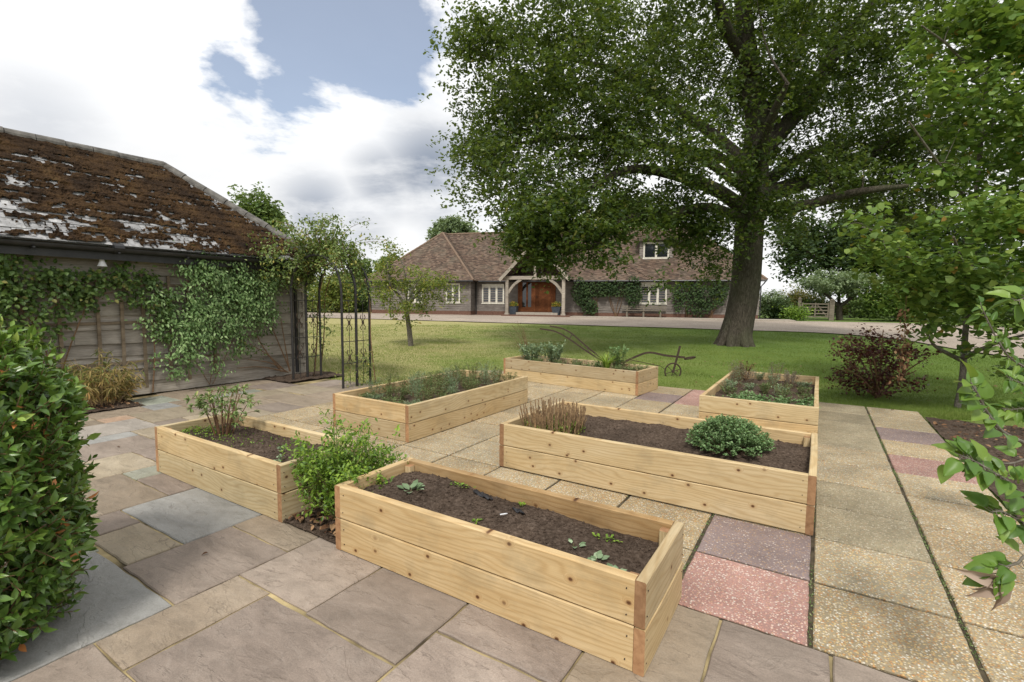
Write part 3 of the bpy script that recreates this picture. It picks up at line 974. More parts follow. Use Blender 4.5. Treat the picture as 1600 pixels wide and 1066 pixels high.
def joint_moss():
    n = 2600
    k = rng.choice(5, n, p=[.4, .25, .15, .1, .1])
    q = np.array([.655, .04, -.58, -1.2, 1.275])[k] + rng.normal(size=n)*.006
    p = 2.46 + 6.4*rng.random(n)
    keep = vnoise(p*2.2, k*7.3, 4, 3) > .5
    q, p = q[keep], p[keep]
    P = np.stack([q*qv[0]+p*pv[0], q*qv[1]+p*pv[1], np.full(len(q), -.008)], -1)
    n = len(P)
    o = leaf_obj('joint_moss', [leaves(P, rvec(n)+np.array([0, 0, .8]), rvec(n), rng.uniform(.007, .018, n), .008, T_SIMPLE)], M['lf_herb'], None)
    o['kind'] = 'stuff'
    tag(o, 'green moss and tiny weeds in the joints of the aggregate paving', 'moss')


joint_moss()


def R_grass():
    """short blades over the near lawn, too many to count"""
    n = 520000
    Y = 6.5 + 17*rng.random(n)**1.5
    X = (rng.random(n)*2-1)*Y*1.12
    q, p = QP(X, Y)
    ok = ~((q > -6.12) & (q < 1.29) & (p < 8.91)) & ~((q > -6.36) & (q < -6.) & (p > 5.95) & (p < 8.91)) & ~((q < -6.0) & (q > -12) & (p < 6.07)) & ~((q > 1.25) & (p < 8.5+.15*np.sin(q*5)))
    ok &= np.hypot(X-7.35, Y-16) > .75
    # not on the drive
    yn = np.interp(X, DRIVE[:44, 0], DRIVE[:44, 1])
    ok &= ((X < 13.2) & (Y < yn-.03)) | ((X >= 13.2) & (Y < 13))
    X, Y = X[ok], Y[ok]
    n = len(X)
    Z = terr(Y) + (vnoise(X*.5, Y*.5, 3, 3)-.5)*.05*np.clip((Y-10)/6, 0, 1)
    h = rng.uniform(.02, .045, n)*(.7+1.3*np.clip(vnoise(X*2.3, Y*2.3, 17, 4)-.3, 0, 1))
    wd = .003 + .0004*Y
    a = rng.random(n)*6.28
    dx, dy = np.cos(a)*wd/2, np.sin(a)*wd/2
    lean = rng.normal(size=(n, 2))*.022
    V = np.stack([np.stack([X-dx, Y-dy, Z-.004], -1), np.stack([X+dx, Y+dy, Z-.004], -1), np.stack([X+lean[:, 0], Y+lean[:, 1], Z+h], -1)], 1).reshape(-1, 3)
    F = np.arange(3*n).reshape(-1, 3)
    dry = vnoise(X*.5, Y*1.1, 21, 4)
    r = np.clip(rng.random(n)*.55 + (dry-.35)*.9 - (X-2)*.03, 0, 1)
    o = obj('grass', [(V, F)], M['grass'], rnd=r, kind='stuff')
    tag(o, 'short mown grass of the lawn beyond the terrace', 'grass')


R_grass()


# ------------------------------------------------------------------ the outbuilding on the left
def feather_board(L, h, seed):
    """feather-edged weatherboard along local y (length L), face towards +x, bottom edge wavy and proud"""
    n = max(6, int(L/.12))
    y = np.linspace(0, L, n)
    w0 = (vnoise(y*1.3, y*0+seed, seed, 4)-.5)*.03
    b0 = (vnoise(y*.8, y*0+seed+7, seed+3, 3)-.5)*.016
    prof = [(.004, h), (.010, h), (.052, 0), (.012, 0)]
    V = []
    for k in range(n):
        for i, (x, z) in enumerate(prof):
            zz = z + (w0[k] if i >= 2 else 0)
            V.append((x + b0[k]*(1 if i in (1, 2) else .5), y[k], zz))
    F = []
    for k in range(n-1):
        for i in range(4):
            a, b_ = k*4+i, k*4+(i+1) % 4
            F.append([a, b_, b_+4, a+4])
    F += [[3, 2, 1, 0], [4*(n-1)+i for i in range(4)]]
    return build_mesh('wall_board', [(np.array(V), F)], M['old_board'])


def roof_strips(BL, BR, TR, TL, exposure, tilew, thick, seed):
    """tile courses on a quad slope as one mesh: every tile its own step and shade. -> (V,F), rnd"""
    BL, BR, TR, TL = [np.asarray(v, float) for v in (BL, BR, TR, TL)]
    up = (TL+TR-BL-BR)/2
    nrm = unit(np.cross(BR-BL, TL-BL if np.linalg.norm(TL-BL) > .01 else TR-BL))
    if nrm[2] < 0:
        nrm = -nrm
    n = max(2, int(round(np.linalg.norm(up)/exposure)))
    rr = np.random.default_rng(seed)
    Vs, c = [], []
    for k in range(n):
        t0, t1 = k/n, (k+1.25)/n
        a0, b0 = BL+(TL-BL)*t0, BR+(TR-BR)*t0
        a1, b1 = BL+(TL-BL)*min(t1, 1), BR+(TR-BR)*min(t1, 1)
        m = max(1, int(np.linalg.norm(b0-a0)/tilew))
        s = np.linspace(0, 1, m+1)
        off = (.5/m if k % 2 and m > 1 else 0)
        s[1:-1] = np.clip(s[1:-1]+off, 0, 1)
        lift = thick*(.9+.7*rr.random(m))
        for j in range(m):
            p0, p1 = a0+(b0-a0)*s[j], a0+(b0-a0)*s[j+1]
            p2, p3 = a1+(b1-a1)*s[j+1], a1+(b1-a1)*s[j]
            d = nrm*lift[j]
            Vs.append([p0, p1, p0+d, p1+d, p2+nrm*.004, p3+nrm*.004])
            c.append(rr.random())
    V = np.array(Vs)
    F = np.array([[0, 1, 3, 2], [2, 3, 4, 5]])
    Fa = (F[None]+(np.arange(len(V))*6)[:, None, None]).reshape(-1, 4)
    return (V.reshape(-1, 3), Fa), np.repeat(np.array(c), 2)


def R_garage():
    g = thing('outbuilding', 'low weatherboarded outbuilding with mossy hipped tile roof and black gutter', 'outbuilding', (0, 0, 0), -YAW)
    Q0, Q1, PA, PB = -12.3, -8.93, -3., 6.2
    obj('wall_core', [box(Q0, Q1, PA, PB, .03, 2.26)], M['old_board'], g)
    hb, z = .205, .02
    for k in range(11):
        cuts = [PA, random.uniform(.2, 1.2), PB] if k % 2 else [PA, random.uniform(2.5, 4.4), PB]
        for a, b in zip(cuts, cuts[1:]):
            link('wall_board', feather_board(b-a-.004, hb+.03, random.random()*50), g, (Q1, a+.002, z + random.uniform(-.006, .006)))
        z += hb
    # corner post
    obj('corner_post', [box(Q1-.04, Q1+.045, PB-.03, PB+.05, .02, 2.26)], M['old_board'], g)
    # end wall boards (faces away from the terrace)
    zb = .02
    for k in range(11):
        obj('wall_board', [bar((Q0, PB+.012, zb+.1), (Q1-.05, PB+.012, zb+.1), .02, .2)], M['old_board'], g)
        zb += .205
    ex, ez, rx, rz = -8.60, 2.30, -10.6, 4.02        # eave and ridge lines in (q, z)
    s = ex-rx
    hipp = PB+.3
    rf = obj('roof', [(np.array([(ex, PA, ez-.05), (ex, hipp, ez-.05), (rx, hipp-s, rz-.05), (rx, PA, rz-.05), (rx-s, hipp, ez-.05), (rx-s, PA, ez-.05)], float),
                       [[0, 1, 2, 3], [1, 4, 2], [4, 5, 3, 2]])], M['ridge'], g)
    # tiles on the slope towards the terrace, each a piece
    slope = np.array([rx-ex, 0, rz-ez])
    ln = np.linalg.norm(slope)
    su = slope/ln
    nr = np.array([-su[2], 0, su[0]])
    nr = nr if nr[2] > 0 else -nr
    tw, ex_ = .30, .205
    tl = []
    for k in range(4):
        v, f = box(-tw/2+.003, tw/2-.003, -.0, .27, 0, .012)
        v = v.copy()
        v[:, 2] += np.where(v[:, 1] < .1, .014, 0)
        v += rng.normal(size=v.shape)*.002
        tl.append(build_mesh('roof_tile', [(v, f)], M['slate']))
    ang = math.atan2(su[2], -su[0])
    Rm = np.stack([np.array([0, 1, 0.]), su, nr], 1)      # tile x along p, y up the slope, z normal
    E_ = Matrix([list(r) for r in Rm]).to_euler()
    nc = int(ln/ex_)
    rest = []
    for k in range(nc+1):
        base = np.array([ex, 0, ez-.05]) + su*k*ex_*(ln/(nc*ex_+.2)) + nr*.004
        pend = hipp - s*(k*ex_/ln) - .1
        p = PA + (tw/2 if k % 2 else 0)
        while p < pend:
            P = base + np.array([0, p, 0])
            if p > 1.3 + k*.07:
                o = link('roof_tile', random.choice(tl), rf, P, tuple(E_))
                o.rotation_euler[2] += random.uniform(-.012, .012)
            else:
                v = np.array([[-tw/2, 0, .026], [tw/2, 0, .026], [tw/2, .27, .01], [-tw/2, .27, .01], [-tw/2, 0, .0], [tw/2, 0, .0]])
                rest.append((v@Rm.T + P, np.array([[0, 1, 2, 3], [4, 5, 1, 0]])))
            p += tw
    obj('tile_run', rest, M['slate'], rf, kind='stuff')
    # moss cushions spread over the tiles: a lumpy sheet, broken where tile shows
    us = np.arange(0, ln, .022)
    ps_ = np.arange(-.5, hipp, .022)
    U, Pp = np.meshgrid(us, ps_, indexing='ij')
    big = vnoise(U*1.1+3, Pp*.7, 31, 3)
    n1 = vnoise(U*3.4, Pp*2.3, 32, 5, .62)
    n2 = vnoise(U*22, Pp*17, 33, 3, .7)
    step = (U % ex_)/ex_
    mask = .40*n1 + .24*big + .36*n2 + .022 + .10*(U/ln-.35) - .09*(step > .86)
    keep = (mask > .435) & (Pp < hipp - s*(U/ln) - .12)
    hgt = np.clip((mask-.435)*.28, 0, .03) + .03*n2**1.5 + .012*(1-step)
    pos = np.array([ex, 0, ez-.05])[None, None] + su[None, None]*U[..., None] + nr[None, None]*(hgt + .012)[..., None]
    pos[..., 1] += Pp
    n, m_ = U.shape
    i, j = np.meshgrid(np.arange(n-1), np.arange(m_-1), indexing='ij')
    F = np.stack([i*m_+j, (i+1)*m_+j, (i+1)*m_+j+1, i*m_+j+1], -1).reshape(-1, 4)
    kf = (keep[:-1, :-1] & keep[1:, 1:] & keep[1:, :-1] & keep[:-1, 1:]).ravel()
    F = F[kf]
    used = np.unique(F)
    remap = np.zeros(n*m_, int)
    remap[used] = np.arange(len(used))
    obj('moss', [(pos.reshape(-1, 3)[used], remap[F])], M['moss'], rf, kind='stuff')
    # hip end, tiles joined (turned away)
    prt, rn = roof_strips((ex, hipp, ez-.045), (rx-s, hipp, ez-.045), (rx, hipp-s, rz-.045), (rx, hipp-s, rz-.045), .205, .3, .02, 4)
    obj('tile_run', [prt], M['slate'], rf, kind='stuff')
    # ridge and hip tiles, one by one
    def caps(a, b, n_):
        a, b = np.asarray(a, float), np.asarray(b, float)
        for k in range(n_):
            p0, p1 = a+(b-a)*k/n_, a+(b-a)*(k+.97)/n_
            r = .085 if k % 2 else .09
            th = np.linspace(-.25, math.pi+.25, 9)
            d = unit(p1-p0)
            sd = unit(np.cross(d, (0, 0, 1)))
            up = np.cross(sd, d)
            V = [e + sd*math.cos(t)*rr_ + up*(math.sin(t)*rr_-.03) for e, rr_ in ((p0, r), (p1, r*1.06)) for t in th]
            F_ = [[i, i+1, 10+i, 9+i] for i in range(8)] + [list(range(9)), list(range(17, 8, -1))]
            obj('ridge_tile', [(np.array(V), F_)], M['ridge'], rf, smooth=False)
    caps((rx, PA, rz), (rx, hipp-s, rz), 21)
    caps((rx, hipp-s, rz), (ex, hipp, ez), 8)
    # fascia, gutter, brackets, downpipe
    obj('fascia', [box(ex-.08, ex-.05, PA, hipp-.05, ez-.24, ez-.06)], M['black_plastic'], g)
    th = np.linspace(math.pi, 2*math.pi, 9)
    V, F_ = [], []
    for p in (PA, hipp-.02):
        for rr_ in (.062, .055):
            for t in th:
                V.append((ex+.02+math.cos(t)*rr_, p, ez-.075+math.sin(t)*rr_))
    for i in range(8):
        F_ += [[i, i+1, 18+i+1, 18+i], [9+i+1, 9+i, 27+i, 27+i+1]]
    F_ += [[0, 9, 27, 18], [17, 8, 26, 35], list(range(18, 27))]
    gt = obj('gutter', [(np.array(V), F_)], M['black_plastic'], g)
    for p in np.arange(1.2, 6.2, .9):
        obj('gutter_bracket', [box(ex-.06, ex+.09, p-.012, p+.012, ez-.15, ez-.13)], M['black_plastic'], gt)
    obj('gutter_joint', tube([(ex+.02, 2.95, ez-.075), (ex+.02, 3.07, ez-.075)], .07, 12), M['black_plastic'], gt)
    obj('downpipe', tube([(ex+.02, 5.98, ez-.12), (ex+.0, 5.98, ez-.2), (Q1+.09, 5.98, ez-.42), (Q1+.09, 5.98, .06)], .035, 8), M['black_plastic'], g, smooth=True)
    # bell-shaped light
    lt = thing('wall_light', 'small white bell shaped light on a bracket under the outbuilding gutter', 'light', W(-8.72, 2.86, 2.02), -YAW)
    prof = [(.0, .075), (.018, .07), (.028, .05), (.033, .015), (.05, -.03), (.062, -.055)]
    V = [(r*math.cos(a), r*math.sin(a), z_) for r, z_ in prof for a in np.linspace(0, 2*math.pi, 12, endpoint=False)]
    F_ = [[k*12+i, k*12+(i+1) % 12, k*12+12+(i+1) % 12, k*12+12+i] for k in range(5) for i in range(12)]
    obj('shade', [(np.array(V), F_)], M['white_metal'], lt, smooth=True)
    obj('bracket', tube([(-.2, 0, .12), (-.08, 0, .14), (0, 0, .11), (0, 0, .06)], .008, 6), M['iron'], lt)
    return g


R_garage()


def R_trellis():
    t = thing('trellis', 'grey wooden trellis of upright laths fixed to the outbuilding wall', 'trellis', W(-8.86, 2.0, .12), -YAW)
    for k, (p, h0, h1) in enumerate([(.02, .2, 1.75), (.40, .05, 1.8), (.82, .0, 1.78), (1.10, .02, 1.72), (1.38, .0, 1.8), (1.72, .1, 1.75), (2.0, .05, 1.7), (2.42, .1, 1.72)]):
        obj('lath', [bar((.012, p, h0), (.012, p+random.uniform(-.03, .03), h1), .042, .022, (1, 0, 0))], M['lath'], t)
    for z in (.42, 1.02, 1.6):
        obj('cross_lath', [bar((-.008, -.08, z), (-.008, 2.5, z+random.uniform(-.02, .02)), .016, .04)], M['lath'], t)


R_trellis()


# ------------------------------------------------------------------ climbers
def wall_leaves(blobs, n, L, Wd, tmpl, qface=-8.84, depth=.16, droop=.6):
    """leaves against the outbuilding wall; blobs: (p, z, rp, rz, weight)"""
    wts = np.array([b[4]*b[2]*b[3] for b in blobs])
    k = rng.choice(len(blobs), n, p=wts/wts.sum())
    B = np.array(blobs)[k]
    # sprays: leaves gathered round sub-centres
    nsp = max(20, n//14)
    r = np.sqrt(rng.random(nsp))
    a = rng.random(nsp)*6.28
    kk = rng.choice(len(blobs), nsp, p=wts/wts.sum())
    Bs = np.array(blobs)[kk]
    cp, cz = Bs[:, 0]+Bs[:, 2]*r*np.cos(a), Bs[:, 1]+Bs[:, 3]*r*np.sin(a)
    cq = rng.random(nsp)**1.5*depth
    i = rng.integers(0, nsp, n)
    P = np.stack([qface + cq[i] + np.abs(rng.normal(size=n))*.03, cp[i]+rng.normal(size=n)*.07, cz[i]+rng.normal(size=n)*.06], -1)
    P[:, 2] = np.maximum(P[:, 2], .06)
    D = np.stack([rng.random(n)*.9, rng.normal(size=n)*.7, -droop+rng.normal(size=n)*.5], -1)
    N = np.array([.8, 0, .7]) + rng.normal(size=(n, 3))*.4
    s = rng.uniform(.6, 1.15, n)
    return leaves(P, D, N, L*s, Wd*s, tmpl)


def wall_stems(paths, rad):
    out = []
    for pth in paths:
        sp = spline(pth, 14)
        out += tube(sp, np.linspace(rad, rad*.45, len(sp)), 5)
    return out


def R_climbers():
    v = thing('climbing_vine', 'dark green climbing vine spread along the outbuilding wall over the trellis', 'climber', (0, 0, 0), -YAW)
    leaf_obj('foliage', [wall_leaves([(1.7, 1.85, .5, .33, 1), (2.2, 1.55, .5, .4, 1.1), (2.1, 1.1, .32, .35, .7), (2.75, 1.72, .5, .3, 1.1), (3.2, 1.75, .35, .3, 1), (2.0, .75, .12, .3, .4), (3.5, 1.5, .3, .35, .9), (3.62, 1.0, .13, .35, .5), (1.6, 1.3, .4, .5, 1.), (3.05, 2.05, .1, .22, .8)], 3000, .07, .05, T_OVATE)], M['lf_vine'], v)
    obj('stem', wall_stems([[(-8.85, 2.2, .04), (-8.84, 2.25, .6), (-8.83, 2.1, 1.2), (-8.83, 1.7, 1.8)], [(-8.85, 2.25, .04), (-8.83, 2.5, .9), (-8.83, 2.8, 1.6), (-8.82, 3.2, 1.9)], [(-8.84, 3.45, .04), (-8.83, 3.5, .8), (-8.83, 3.4, 1.5), (-8.83, 3.05, 2.0)], [(-8.83, 2.1, 1.2), (-8.82, 2.5, 1.5), (-8.82, 3.0, 1.6)]], .011), M['stem_brown'], v)
    c = thing('climbing_clematis', 'pale green clematis cascading in a mass from the outbuilding gutter', 'climber', (0, 0, 0), -YAW)
    bl = [(4.05, 2.12, .32, .2, 1.3), (4.5, 2.0, .5, .28, 1.3), (4.3, 1.65, .42, .4, 1.2), (4.75, 1.6, .45, .4, 1.), (4.1, 1.2, .3, .35, .8), (5.15, 1.75, .3, .3, .9), (4.55, 1.15, .42, .3, .6), (3.85, .75, .2, .3, .5), (5.1, 1.25, .28, .25, .55), (4.7, .8, .3, .25, .35), (4.25, .6, .2, .35, .4), (3.9, 1.1, .25, .4, .7), (4.3, 1.0, .35, .35, .7), (5.25, 1.45, .3, .35, .7), (3.55, 1.35, .3, .45, .5), (3.75, .6, .3, .4, .35), (4.6, .45, .45, .3, .18), (5.3, 1.05, .3, .3, .3), (5.5, 1.95, .3, .18, .8)]
    leaf_obj('foliage', [wall_leaves(bl, 7600, .066, .032, T_OVATE, -8.83, .24, .8)], M['lf_clem'], c)
    obj('stem', wall_stems([[(-8.84, 4.3, .04), (-8.8, 4.4, .7), (-8.78, 4.3, 1.4), (-8.7, 4.4, 2.1)], [(-8.84, 4.35, .04), (-8.8, 4.7, .8), (-8.78, 4.9, 1.4), (-8.74, 4.8, 2.)], [(-8.84, 4.3, .04), (-8.8, 4.0, .7), (-8.76, 4.1, 1.5), (-8.7, 3.95, 2.1)]], .006), M['stem_brown'], c)
    # bare rose canes by the corner
    r = thing('bare_climber', 'bare woody climber stems fanned low across the outbuilding wall', 'climber', (0, 0, 0), -YAW)
    pts = []
    for a in ((5.7, .1, 5.35, .45, 5.0, .7), (5.75, .08, 5.4, .3, 4.95, .42), (5.6, .12, 5.25, .62, 5.05, 1.05), (5.8, .1, 5.55, .7, 5.4, 1.1), (5.7, .1, 5.2, .25, 4.75, .28), (5.78, .1, 5.7, .6, 5.62, 1.2)):
        pts.append([(-8.8, a[0], a[1]), (-8.79, a[2], a[3]), (-8.8, a[4], a[5])])
    obj('stem', wall_stems(pts, .014), M['stem_brown'], r)
    leaf_obj('foliage', [wall_leaves([(5.1, .8, .35, .3, 1), (5.4, 1.2, .3, .4, 1)], 190, .05, .03, T_OVATE)], M['lf_vine'], r)
    # drying bamboo clump at the wall foot
    b = thing('bamboo_clump', 'half dried bamboo clump with straw coloured leaves at the outbuilding wall', 'shrub', W(-8.5, 2.65, .02), -YAW)
    st, LV = [], []
    for k in range(95):
        a, rr_ = random.random()*6.28, random.random()**.6
        x, y = math.cos(a)*.3*rr_, math.sin(a)*.40*rr_
        h = random.uniform(.3, .75)*(1.15-.4*rr_)
        top = np.array([x*1.5, y*1.4, h])
        sp = spline([(x*.6, y*.6, 0), (x*.9, y*.9, h*.55), top], 6)
        st += tube(sp, np.linspace(.005, .002, 6), 4, False)
        m = 16
        i = rng.random(m)*.75+.25
        P = np.stack([np.interp(i, np.linspace(0, 1, 6), sp[:, c_]) for c_ in range(3)], -1)
        D = np.stack([rng.normal(size=m)*.6+x, rng.normal(size=m)*.6+y, rng.normal(size=m)*.35-.35], -1)
        hi = np.clip(P[:, 2]/.7, 0, 1)
        LV.append(leaves(P, D, np.array([0, 0, 1])+rvec(m)*.4, rng.uniform(.09, .16, m), .021, T_LANCE, np.clip(rng.random(m)*.6+.5-.55*(hi*.8), 0, 1)))
    obj('stem', st, M['stem_pale'], b)
    leaf_obj('foliage', LV, M['lf_bamboo'], b)


R_climbers()


# ------------------------------------------------------------------ metal rose arch
def R_arch():
    a = thing('garden_arch', 'black wrought iron garden arch with scrolled side panels beside the outbuilding', 'arch', W(-7.56, 5.5, 0), -YAW)
    hw, hs, top = .70, 1.62, 2.3
    ys = (0., .30, .60)
    for y in ys:
        pts = [(-hw, y, .0), (-hw, y, hs)]
        for t in np.linspace(0, math.pi, 17)[1:-1]:
            pts.append((-hw*math.cos(t), y, hs + (top-hs)*math.sin(t)**.9))
        pts += [(hw, y, hs), (hw, y, .0)]
        obj('hoop', tube(pts, .021 if y != .3 else .024, 6), M['iron'], a)
    for s in (-1, 1):
        x = s*hw
        for z in (.42, .80, 1.50):
            obj('cross_bar', tube([(x, ys[0], z), (x, ys[2], z)], .007, 5), M['iron'], a)
        for y in (.15, .45):
            pn = obj('upright_rod', tube([(x, y, .05), (x, y, 1.5)], .006, 5), M['iron'], a)
            for zc, mir in ((1.12, 1), (.52, -1)):
                for sg in (-1, 1):
                    for ud in (-1, 1):
                        t = np.linspace(0, 1, 14)
                        th = t*4.4
                        rr_ = .075*(1-t*.72)
                        yy = y + sg*(.012 + .055*np.sin(t*2.2) - .02*t)
                        zz = zc + ud*(.02 + .16*t - .09*t*t*np.sin(th*.6))
                        obj('scroll', tube(np.stack([np.full(14, x), yy, zz], -1), .0075, 5), M['rust'], pn)
                obj('boss', tube([(x, y, zc-.02), (x, y, zc+.02)], .022, 6), M['rust'], pn)
    for t in np.linspace(.25, math.pi-.25, 7):
        x, z = -hw*math.cos(t), hs + (top-hs)*math.sin(t)**.9
        obj('top_bar', tube([(x, ys[0], z), (x, ys[2], z)], .007, 5), M['iron'], a)
    # climbing rose over it
    r = thing('climbing_rose', 'loose climbing rose arching over the iron arch towards the outbuilding roof', 'climber', W(-7.56, 5.8, 0), -YAW)
    st, P_, D_ = [], [], []
    for k in range(105):
        s = random.choice([-1, -1, -1, 1])
        t0 = random.uniform(0.05, 2.6) if s < 0 else random.uniform(.3, 3.0)
        x0, z0 = -hw*math.cos(t0), hs + (top-hs)*math.sin(t0)
        y0 = random.uniform(-.4, .35)
        dx = random.gauss(-.25, .5)
        end = np.array([x0+dx, y0+random.uniform(-.5, .5), z0 + random.uniform(.02, .72)*max(.35, math.sin(t0)) - .02])
        mid = (np.array([x0, y0*.6, z0])+end)/2 + np.array([0, 0, .16])
        sp = spline([(x0, y0*.5, z0), mid, end], 8)
        st += tube(sp, np.linspace(.006, .002, 8), 4, False)
        m = 74
        i = rng.random(m)
        P_.append(np.stack([np.interp(i, np.linspace(0, 1, 8), sp[:, c]) for c in range(3)], -1) + rng.normal(size=(m, 3))*.055)
        D_.append(rng.normal(size=(m, 3))*.8 + np.array([0, 0, -.25]))
    # drape across to the gutter and fall down the sides
    for k in range(34):
        x = random.uniform(-1.35, -.6)
        c = np.array([x, random.uniform(-.75, .2), 2.2+random.uniform(-.35, .22)])
        P_.append(c + rng.normal(size=(40, 3))*np.array([.11, .13, .08]))
        D_.append(rng.normal(size=(40, 3))*.8 + np.array([0, 0, -.3]))
    for k in range(26):
        x = random.choice([-.72, -.72, .72])
        c = np.array([x, random.uniform(.0, .6), random.uniform(.5, 1.7) if x < 0 else random.choice([random.uniform(.1, .5), random.uniform(1.5, 1.8)])])
        P_.append(c + rng.normal(size=(16, 3))*np.array([.05, .07, .1]))
        D_.append(rng.normal(size=(16, 3))*.8 + np.array([0, 0, -.3]))
    P_, D_ = np.concatenate(P_), np.concatenate(D_)
    n = len(P_)
    s = rng.uniform(.7, 1.2, n)
    leaf_obj('foliage', [leaves(P_, D_, np.array([0, -.2, 1])+rvec(n)*.5, .058*s, .034*s, T_OVATE)], M['lf_rose'], r)
    st += tube(spline([(-.78, .2, .02), (-.74, .25, .7), (-.73, .3, 1.5), (-.5, .3, 2.1)], 14), np.linspace(.016, .009, 14), 6)
    st += tube(spline([(-.8, .35, .02), (-.72, .4, .8), (-.71, .45, 1.6), (-.3, .4, 2.25)], 14), np.linspace(.013, .007, 14), 6)
    st += tube(spline([(.78, .35, .02), (.73, .3, .8), (.7, .3, 1.6), (.4, .3, 2.2)], 14), np.linspace(.01, .006, 14), 6)
    obj('stem', st, M['stem_brown'], r)
    # small climber at the foot of the right panel
    e = thing('arch_seedling', 'small yellowing plant growing up the foot of the arch panel', 'plant', W(-6.85, 5.75, 0), -YAW)
    n = 320
    P = np.stack([rng.normal(size=n)*.1, rng.uniform(-.25, .5, n), rng.random(n)**1.4*.65], -1)
    leaf_obj('foliage', [leaves(P, rvec(n)+np.array([0, 0, .2]), np.array([0, 0, 1])+rvec(n)*.5, rng.uniform(.025, .05, n), .022, T_OVATE)], M['lf_orchard'], e)
    obj('stem', sum([tube([(0, y, 0), (random.uniform(-.05, .05), y+.03, .35), (0, y, .62)], .003, 4) for y in (-.15, 0, .12, .25, .38)], []), M['stem_green'], e)


R_arch()


# ------------------------------------------------------------------ raised planters
TB, HB = .047, .197


def board_mesh(L, T, H, wood='wood'):
    """sawn board centred on its middle, x along the length, arrises eased; ends carry the end-grain material"""
    c = .005
    pr = [(-T/2+c, -H/2), (T/2-c, -H/2), (T/2, -H/2+c), (T/2, H/2-c), (T/2-c, H/2), (-T/2+c, H/2), (-T/2, H/2-c), (-T/2, -H/2+c)]
    n = 7
    xs = np.linspace(-L/2, L/2, n)
    bow = (rng.random()-.5)*.008
    V = [(x, y + bow*(1-(2*x/L)**2), z) for x in xs for y, z in pr]
    F = []
    for k in range(n-1):
        for i in range(8):
            a, b = k*8+i, k*8+(i+1) % 8
            F.append([a, a+8, b+8, b])
    ends = [list(range(8)), [8*(n-1)+i for i in range(7, -1, -1)]]
    return build_mesh('board', [(np.array(V), F), (np.array(V), ends, 1)], [M[wood], M['wood_end']])


SCREW = build_mesh('screw', tube([(0, 0, -.003), (0, 0, .003)], .003, 8), M['rust'])


def planter(label, org, lq, lp, soil, seed, rot=-YAW, full='p', name='raised_planter', damp=False, nclod=1500):
    t = thing(name, label, 'planter', org, rot, 'new pine raised beds on the terrace')
    for k in range(2):
        z = HB/2 + k*(HB+.0055) + .002
        iq, ip = (2*TB, 0) if full == 'p' else (0, 2*TB)
        for y in (TB/2, lp-TB/2):
            link('board', board_mesh(lq-iq-.001, TB, HB, 'wood_damp' if damp and y > TB else 'wood'), t, (lq/2, y+random.uniform(-.0015, .0015), z))
        for x in (TB/2, lq-TB/2):
            link('board', board_mesh(lp-ip-.001, TB, HB), t, (x+random.uniform(-.0015, .0015), lp/2, z), math.pi/2)
    for k in range(2):
        for zz in (.05, .15):
            zc = zz + k*(HB+.0055)
            if full == 'p':
                pts = [(x, y, zc, 0) for x in (TB+.03, lq-TB-.03) for y in (-.0006, lp+.0006)] + [(x, y, zc, 1) for x in (-.0006, lq+.0006) for y in (TB/2, lp-TB/2)]
            else:
                pts = [(x, -.0006, zc, 0) for x in (TB/2, lq-TB/2)]
            for x, y, z, ax in pts:
                link('screw', SCREW, t, (x + random.uniform(-.004, .004)*(1-ax), y + random.uniform(-.004, .004)*ax, z + random.uniform(-.01, .01)), (math.pi/2, 0, ax*math.pi/2))
    for x in (TB+.027, lq-TB-.027):
        for y in (TB+.027, lp-TB-.027):
            link('corner_post', board_mesh(.37, .05, .05), t, (x, y, .19), (0, math.pi/2, 0))
    x0, x1, y0, y1 = TB-.002, lq-TB+.002, TB-.002, lp-TB+.002
    zf = lambda X, Y: soil(X, Y) + (vnoise(X*9, Y*9, seed, 5, .62)-.5)*.05
    so = obj('soil', [grid(np.linspace(x0, x1, int((x1-x0)/.022)), np.linspace(y0, y1, int((y1-y0)/.022)), zf), clods(nclod, x0+.01, x1-.01, y0+.01, y1-.01, zf, .0025, .011)], M['soil'], t, smooth=False)
    return t, zf


def loc_at(org, rot, x, y):
    c, s = math.cos(rot), math.sin(rot)
    return np.array([org[0]+x*c-y*s, org[1]+x*s+y*c])


PA_o, PB_o, PC_o, PE_o, PF_o = W(-2.436, 1.874), W(-4.878, 1.901), W(-4.882, 3.759), W(-2.434, 3.68), W(-1.179, 6.17)
PD_o, PD_r = np.array([-.162, 9.552, 0.]), -math.radians(37.8)
pa, zA = planter('long narrow pine planter of bare dark soil with only a few seedlings', PA_o, 1.906, .64, lambda X, Y: .315 - .03*np.clip((X-.1)/1.7, 0, 1) + .03*np.exp(-((X-.35)/.3)**2), 11, nclod=3500, damp=True)
pb, zB = planter('pine planter holding a leafy peony and patches of moss', PB_o, 1.85, .68, lambda X, Y: .315 + 0*X, 12, nclod=2500)
pc, zC = planter('pine planter filled with straggly grey green hyssop and lavender beside the iron arch', PC_o, 1.234, 2.52, lambda X, Y: .30 + 0*X, 13)
pd, zD = planter('pine planter at the lawn edge with sage clumps and a daylily', PD_o, 2.8, .85, lambda X, Y: .30 + 0*X, 14, PD_r)
pe, zE = planter('widest pine planter with a cut back stem clump and a round green herb mound', PE_o, 2.475, 1.254, lambda X, Y: .29 + .05*np.exp(-((X-1.95)/.45)**2-((Y-.75)/.4)**2) + 0*X, 15, nclod=3500)
pf, zF = planter('pine planter of mixed low herbs standing across the path from the maroon shrub', PF_o, 1.23, 2.668, lambda X, Y: .29 + 0*X, 16, full='q')


